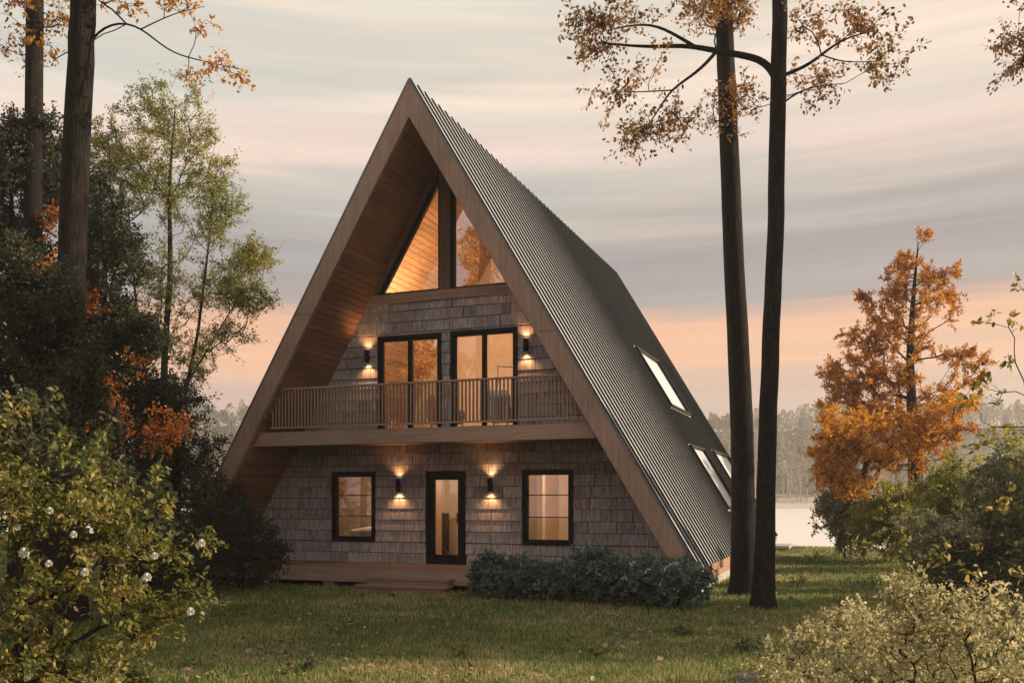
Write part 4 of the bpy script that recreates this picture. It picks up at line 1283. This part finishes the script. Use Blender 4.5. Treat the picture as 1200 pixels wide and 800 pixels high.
fw_o = mesh_obj('far_forest', V, F, M['lf_far'], None, False, {'rnd': r_})
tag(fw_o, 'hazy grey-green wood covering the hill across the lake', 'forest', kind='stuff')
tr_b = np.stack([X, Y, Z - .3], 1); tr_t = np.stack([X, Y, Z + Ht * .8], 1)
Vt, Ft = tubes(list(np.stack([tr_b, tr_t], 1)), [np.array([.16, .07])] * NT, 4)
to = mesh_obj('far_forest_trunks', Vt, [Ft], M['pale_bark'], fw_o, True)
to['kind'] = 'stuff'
sides_ = [(252, 16), (262, 12), (283, 14), (238, 10), (296, 12), (272, 15), (925, 15), (938, 10), (910, 12), (946, 13), (878, 12), (884, 14), (1165, 13), (1185, 12)]
for k, (u, h_) in enumerate(sides_):
    dq = FAR + 11 + (k * 7 % 11)
    g_ = ground_at(u, dq); g_[2] = float(hgt(g_[0], g_[1]))
    rg = np.random.default_rng(k)
    tl = g_ + np.array([rg.normal() * .5, 0, h_])
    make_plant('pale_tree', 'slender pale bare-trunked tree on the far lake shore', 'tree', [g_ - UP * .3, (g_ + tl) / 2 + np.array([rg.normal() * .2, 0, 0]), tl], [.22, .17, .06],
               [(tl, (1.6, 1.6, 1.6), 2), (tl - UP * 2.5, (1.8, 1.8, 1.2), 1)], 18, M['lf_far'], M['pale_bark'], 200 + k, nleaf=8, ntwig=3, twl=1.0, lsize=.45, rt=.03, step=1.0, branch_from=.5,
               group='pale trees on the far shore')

# ------------------------------------------------------------------ lawn: blades, fallen leaves, tufts, stones
def lawn_points(n, dmin, dmax, rng, amax=.75, power=-1.0):
    """points on the lawn, denser near the viewer"""
    u_ = rng.random(n)
    dist = dmin * (dmax / dmin) ** u_
    latr = rng.uniform(-amax, amax, n) * dist
    x = CAM[0] + FW[0] * dist + RT[0] * latr; y = CAM[1] + FW[1] * dist + RT[1] * latr
    keep = ~((np.abs(x) < 6.03) & (y > -.10) & (y < YB + .1)) & (y < 22.5 + 5 * sst(11, 22, x)) & ~((x > -.84) & (x < 1.18) & (y > -.74) & (y < 0))
    return x[keep], y[keep], dist[keep]


m, nt, out = new_mat('grass_blades')
r = rnd(nt)
oc = obj_coord(nt)
pn = noise(nt, oc, .30, 4, .6, .3); pn2 = noise(nt, oc, 2.2, 3)
f = N(nt, 'Math', {0: N(nt, 'Math', {0: pn, 1: .75}, operation='MULTIPLY').outputs[0], 1: N(nt, 'Math', {0: pn2, 1: .4}, operation='MULTIPLY').outputs[0]}, operation='ADD').outputs[0]
f = N(nt, 'Math', {0: f, 1: N(nt, 'MapRange', {0: r, 3: -.14, 4: .14}).outputs[0]}, operation='ADD').outputs[0]
col = ramp(nt, f, [(.36, (.09, .16, .035)), (.53, (.19, .26, .07)), (.65, (.40, .38, .15)), (.80, (.66, .55, .28))])
p = N(nt, 'BsdfPrincipled', {'Base Color': col, 'Roughness': .6, 'Specular IOR Level': .25})
t = N(nt, 'BsdfTranslucent', {'Color': col})
mx = N(nt, 'MixShader', {0: .4, 1: p.outputs[0], 2: t.outputs[0]})
nt.links.new(mx.outputs[0], out.inputs[0])
rng = np.random.default_rng(12)
x, y, dist = lawn_points(420000, 5.0, 42, rng)
n = len(x)
z = hgt(x, y)
patch = np.clip(.5 + .5 * fbm(x, y, 1.3, 9), 0, 1)
hb_ = (.035 + .055 * rng.random(n) * (0.4 + patch)) * (1 + .25 * (dist > 15))
wb = (.0032 + .0022 * rng.random(n)) * np.clip(dist / 9, 1, 4)
a = rng.uniform(0, 2 * math.pi, n)
side = np.stack([np.cos(a), np.sin(a), 0 * a], 1)
lean = np.stack([rng.normal(size=n), rng.normal(size=n), 0 * a], 1) * .38
b0 = np.stack([x, y, z - .004], 1)
mid = b0 + UP * (hb_ * .6)[:, None] + lean * hb_[:, None] * .35
tip = b0 + UP * (hb_ * .98)[:, None] + lean * hb_[:, None] * 1.0
V = np.stack([b0 - side * wb[:, None], b0 + side * wb[:, None], mid + side * wb[:, None] * .7, mid - side * wb[:, None] * .7, tip], 1).reshape(-1, 3)
bi = np.arange(n)[:, None] * 5
gr = mesh_obj('grass', V, [bi + np.array([0, 1, 2, 3]), bi + np.array([3, 2, 4])], m, None, False, {'rnd': np.repeat(rng.random(n), 5)})
tag(gr, 'short patchy green and straw-coloured lawn in front of the house', 'grass', kind='stuff')

x, y, dist = lawn_points(9000, 6, 30, rng)
cl = fbm(x, y, .9, 17) + .5 * fbm(x, y, 3, 18) + .25 * rng.random(len(x)) - .05
k = cl > .05
x, y, dist = x[k], y[k], dist[k]
pos = np.stack([x, y, hgt(x, y) + .035 + .02 * rng.random(len(x))], 1)
ld = norm(np.stack([rng.normal(size=len(x)), rng.normal(size=len(x)), .25 * rng.normal(size=len(x))], 1))
V, F, r_ = leaves_mesh(pos, ld, rng.uniform(.04, .11, len(x)), rng, 1.5, False, 1.4)
fo = mesh_obj('fallen_leaves', V, F, leaf_mat('dry_fallen_leaves', [(0, (.14, .07, .03)), (.5, (.30, .18, .09)), (1, (.46, .34, .22))], .15), None, False, {'rnd': r_})
tag(fo, 'dry tan leaves scattered over the lawn', 'leaves', kind='stuff')

# weed tufts, each a plant
G4 = 'leafy weeds standing in the lawn'
W = [(538, 772, .17, 'leafy weed at the bottom centre of the lawn', 'lf_olive'), (365, 790, .15, 'leafy weed at the bottom left of the lawn', 'lf_mid'), (875, 765, .22, 'leafy weed right of the centre, beside the pale low bush', 'lf_mid'),
     (700, 770, .10, 'small dark weed between the centre weed and the right weed', 'lf_mid'), (800, 745, .14, 'small weed in front of the rightmost blue-green shrub', 'lf_mid'),
     (955, 660, .35, 'green tuft on the far lawn right of the tall trunks', 'lf_mid'), (935, 690, .25, 'green tuft close right of the slimmer tall trunk', 'lf_mid'), (1010, 690, .4, 'green tuft near the grey stone', 'lf_mid'), (985, 712, .3, 'green tuft behind the pale bush', 'lf_olive'),
     (1000, 668, .4, 'broad green tuft at the lawn edge by the bank shrubs', 'lf_mid')]
for k, (u, v, h_, lab, mt) in enumerate(W):
    dq = CAM[2] * FPX / (v - HOR)
    g_ = ground_at(u, dq); g_[2] = float(hgt(g_[0], g_[1]))
    make_plant('weed', lab, 'weed', [g_ - UP * .02, g_ + UP * .04, g_ + UP * h_ * .5], [.006, .005, .002], [(g_ + UP * h_ * .55, (h_ * .8, h_ * .8, h_ * .4), 1)], 12, M[mt], M['twig'], 300 + k,
               nleaf=6, ntwig=3, twl=h_ * .35, lsize=.045, rt=.0018, step=.05, branch_from=0, trunk_name='stems', crown_name='foliage', group=G4, lift=.8, fine=True)


def stone(u, v, rx, ry, rz, label, seed, dq=None):
    dq = dq or CAM[2] * FPX / (v - HOR)
    g_ = ground_at(u, dq); g_[2] = float(hgt(g_[0], g_[1]))
    rg = np.random.default_rng(seed)
    o_ = puff('stone', g_[0], g_[1], g_[2] + rz * .35, rx, ry, rz, M['stone'], None, 2.5, seed, rz * .35)
    tag(o_, label, 'stone', 'stones in the grass')


stone(885, 797, .22, .2, .07, 'flat grey stone at the bottom edge of the lawn', 1)
stone(1185, 690, .75, .5, .28, 'large pale blue-grey stone at the right edge behind the pale bush', 2)

# ------------------------------------------------------------------ haze
m, nt, out = new_mat('haze_air')
pv = N(nt, 'VolumePrincipled', {'Color': (.96, .90, .86, 1), 'Density': .0010, 'Anisotropy': .3})
nt.links.new(pv.outputs[0], out.inputs['Volume'])
mb = MB(); mb.box(-331, 331, -71, 471, -5, 52)
hz = mb.build('haze', m, None)
tag(hz, kind='stuff', label='thin pale evening haze over the lake', cat='haze')

# ------------------------------------------------------------------ light and sky
SUN_AZ = 27.0; SUN_EL = 22.0     # azimuth from +X towards +Y
sd = np.array([math.cos(rad(SUN_AZ)) * math.cos(rad(SUN_EL)), math.sin(rad(SUN_AZ)) * math.cos(rad(SUN_EL)), math.sin(rad(SUN_EL))])
l = bpy.data.lights.new('sun', 'SUN'); l.energy = 5.0; l.angle = rad(.6); l.color = (1.0, .80, .58)
so = bpy.data.objects.new('sun', l); COL.objects.link(so)
from mathutils import Vector
so.rotation_euler = Vector(sd).to_track_quat('Z', 'Y').to_euler()

wd = bpy.data.worlds.new('World'); scene.world = wd; wd.use_nodes = True
nt = wd.node_tree
for n_ in list(nt.nodes): nt.nodes.remove(n_)
out = nt.nodes.new('ShaderNodeOutputWorld')
sky = N(nt, 'TexSky', sky_type='NISHITA'); sky.sun_disc = False; sky.sun_elevation = rad(SUN_EL); sky.sun_rotation = rad(90 - SUN_AZ)
sky.air_density = 1.5; sky.dust_density = 3.0
tc = N(nt, 'TexCoord')
sep = N(nt, 'SeparateXYZ', {0: tc.outputs['Generated']})
st = N(nt, 'Mapping', {'Vector': tc.outputs['Generated'], 'Scale': (.6, .6, 9.0)})
nA = noise(nt, st.outputs[0], 1.6, 6, .55, .4)
st2 = N(nt, 'Mapping', {'Vector': tc.outputs['Generated'], 'Scale': (.9, .9, 30.0)})
nB = noise(nt, st2.outputs[0], 2.2, 5, .6, .3)
# layered cloud deck: height warped by broad noise
warp = N(nt, 'MapRange', {0: nA, 1: .3, 2: .7, 3: -.025, 4: .025}).outputs[0]
warp2 = N(nt, 'MapRange', {0: nB, 1: .3, 2: .7, 3: -.008, 4: .008}).outputs[0]
zz = N(nt, 'Math', {0: N(nt, 'Math', {0: sep.outputs[2], 1: warp}, operation='ADD').outputs[0], 1: warp2}, operation='ADD').outputs[0]
S = lambda r_, g_, b_: tuple(((c / 12.92) if c <= .04045 else ((c + .055) / 1.055) ** 2.4) for c in (r_, g_, b_))
layers = ramp(nt, zz, [(0.0, S(.80, .70, .66)), (.07, S(.80, .71, .67)), (.115, S(.83, .70, .63)), (.155, S(.95, .73, .58)), (.185, S(.93, .71, .58)), (.21, S(.65, .60, .59)), (.26, S(.60, .58, .59)),
                       (.30, S(.72, .68, .65)), (.345, S(.92, .82, .76)), (.385, S(.86, .81, .76)), (.43, S(.96, .87, .79)), (.50, S(.82, .81, .76)), (.62, S(.76, .76, .75)), (1.0, S(.66, .68, .71))])
st3 = N(nt, 'Mapping', {'Vector': tc.outputs['Generated'], 'Scale': (.8, .8, 9.0), 'Location': (3, 1, 2)})
nC = noise(nt, st3.outputs[0], 1.7, 4, .5, .2)
teal = N(nt, 'MapRange', {0: nC, 1: .50, 2: .66, 3: 0.0, 4: .5}).outputs[0]
tz = N(nt, 'MapRange', {0: sep.outputs[2], 1: .12, 2: .24, 3: 0.0, 4: 1.0}).outputs[0]
teal = N(nt, 'Math', {0: teal, 1: tz}, operation='MULTIPLY').outputs[0]
cl = mixc(nt, teal, layers, S(.66, .71, .69))
br = N(nt, 'MapRange', {0: nB, 1: .3, 2: .7, 3: .91, 4: 1.06}).outputs[0]
side_ = N(nt, 'MapRange', {0: sep.outputs[0], 1: -.75, 2: .2, 3: 1.08, 4: .95}).outputs[0]
br = N(nt, 'Math', {0: br, 1: side_}, operation='MULTIPLY').outputs[0]
cl = N(nt, 'HueSaturation', {'Value': N(nt, 'Math', {0: br, 1: 10.0}, operation='MULTIPLY').outputs[0], 'Color': cl}).outputs[0]
cov = N(nt, 'MapRange', {0: nA, 1: .35, 2: .65, 3: .90, 4: .96}).outputs[0]
mixed = mixc(nt, cov, sky.outputs[0], cl)
bg = N(nt, 'Background', {'Color': mixed, 'Strength': .084})
nt.links.new(bg.outputs[0], out.inputs[0])

# ------------------------------------------------------------------ camera and render settings
cd = bpy.data.cameras.new('camera'); co = bpy.data.objects.new('camera', cd); COL.objects.link(co)
co.location = tuple(CAM); co.rotation_euler = (rad(90), 0, YAW)
cd.sensor_width = 36; cd.lens = 36 * FPX / 1200; cd.shift_y = (HOR - 400) / 1200; cd.clip_end = 2000; cd.clip_start = .05
scene.camera = co
scene.render.engine = 'CYCLES'
cy = scene.cycles
cy.use_denoising = True
try: cy.denoiser = 'OPENIMAGEDENOISE'
except Exception: pass
cy.max_bounces = 8; cy.diffuse_bounces = 3; cy.glossy_bounces = 3; cy.transmission_bounces = 4; cy.volume_bounces = 0; cy.transparent_max_bounces = 12
cy.sample_clamp_indirect = 5.0; cy.caustics_reflective = False; cy.caustics_refractive = False
scene.view_settings.view_transform = 'Standard'; scene.view_settings.look = 'None'; scene.view_settings.exposure = .5; scene.view_settings.gamma = 1
scene.view_settings.use_curve_mapping = False
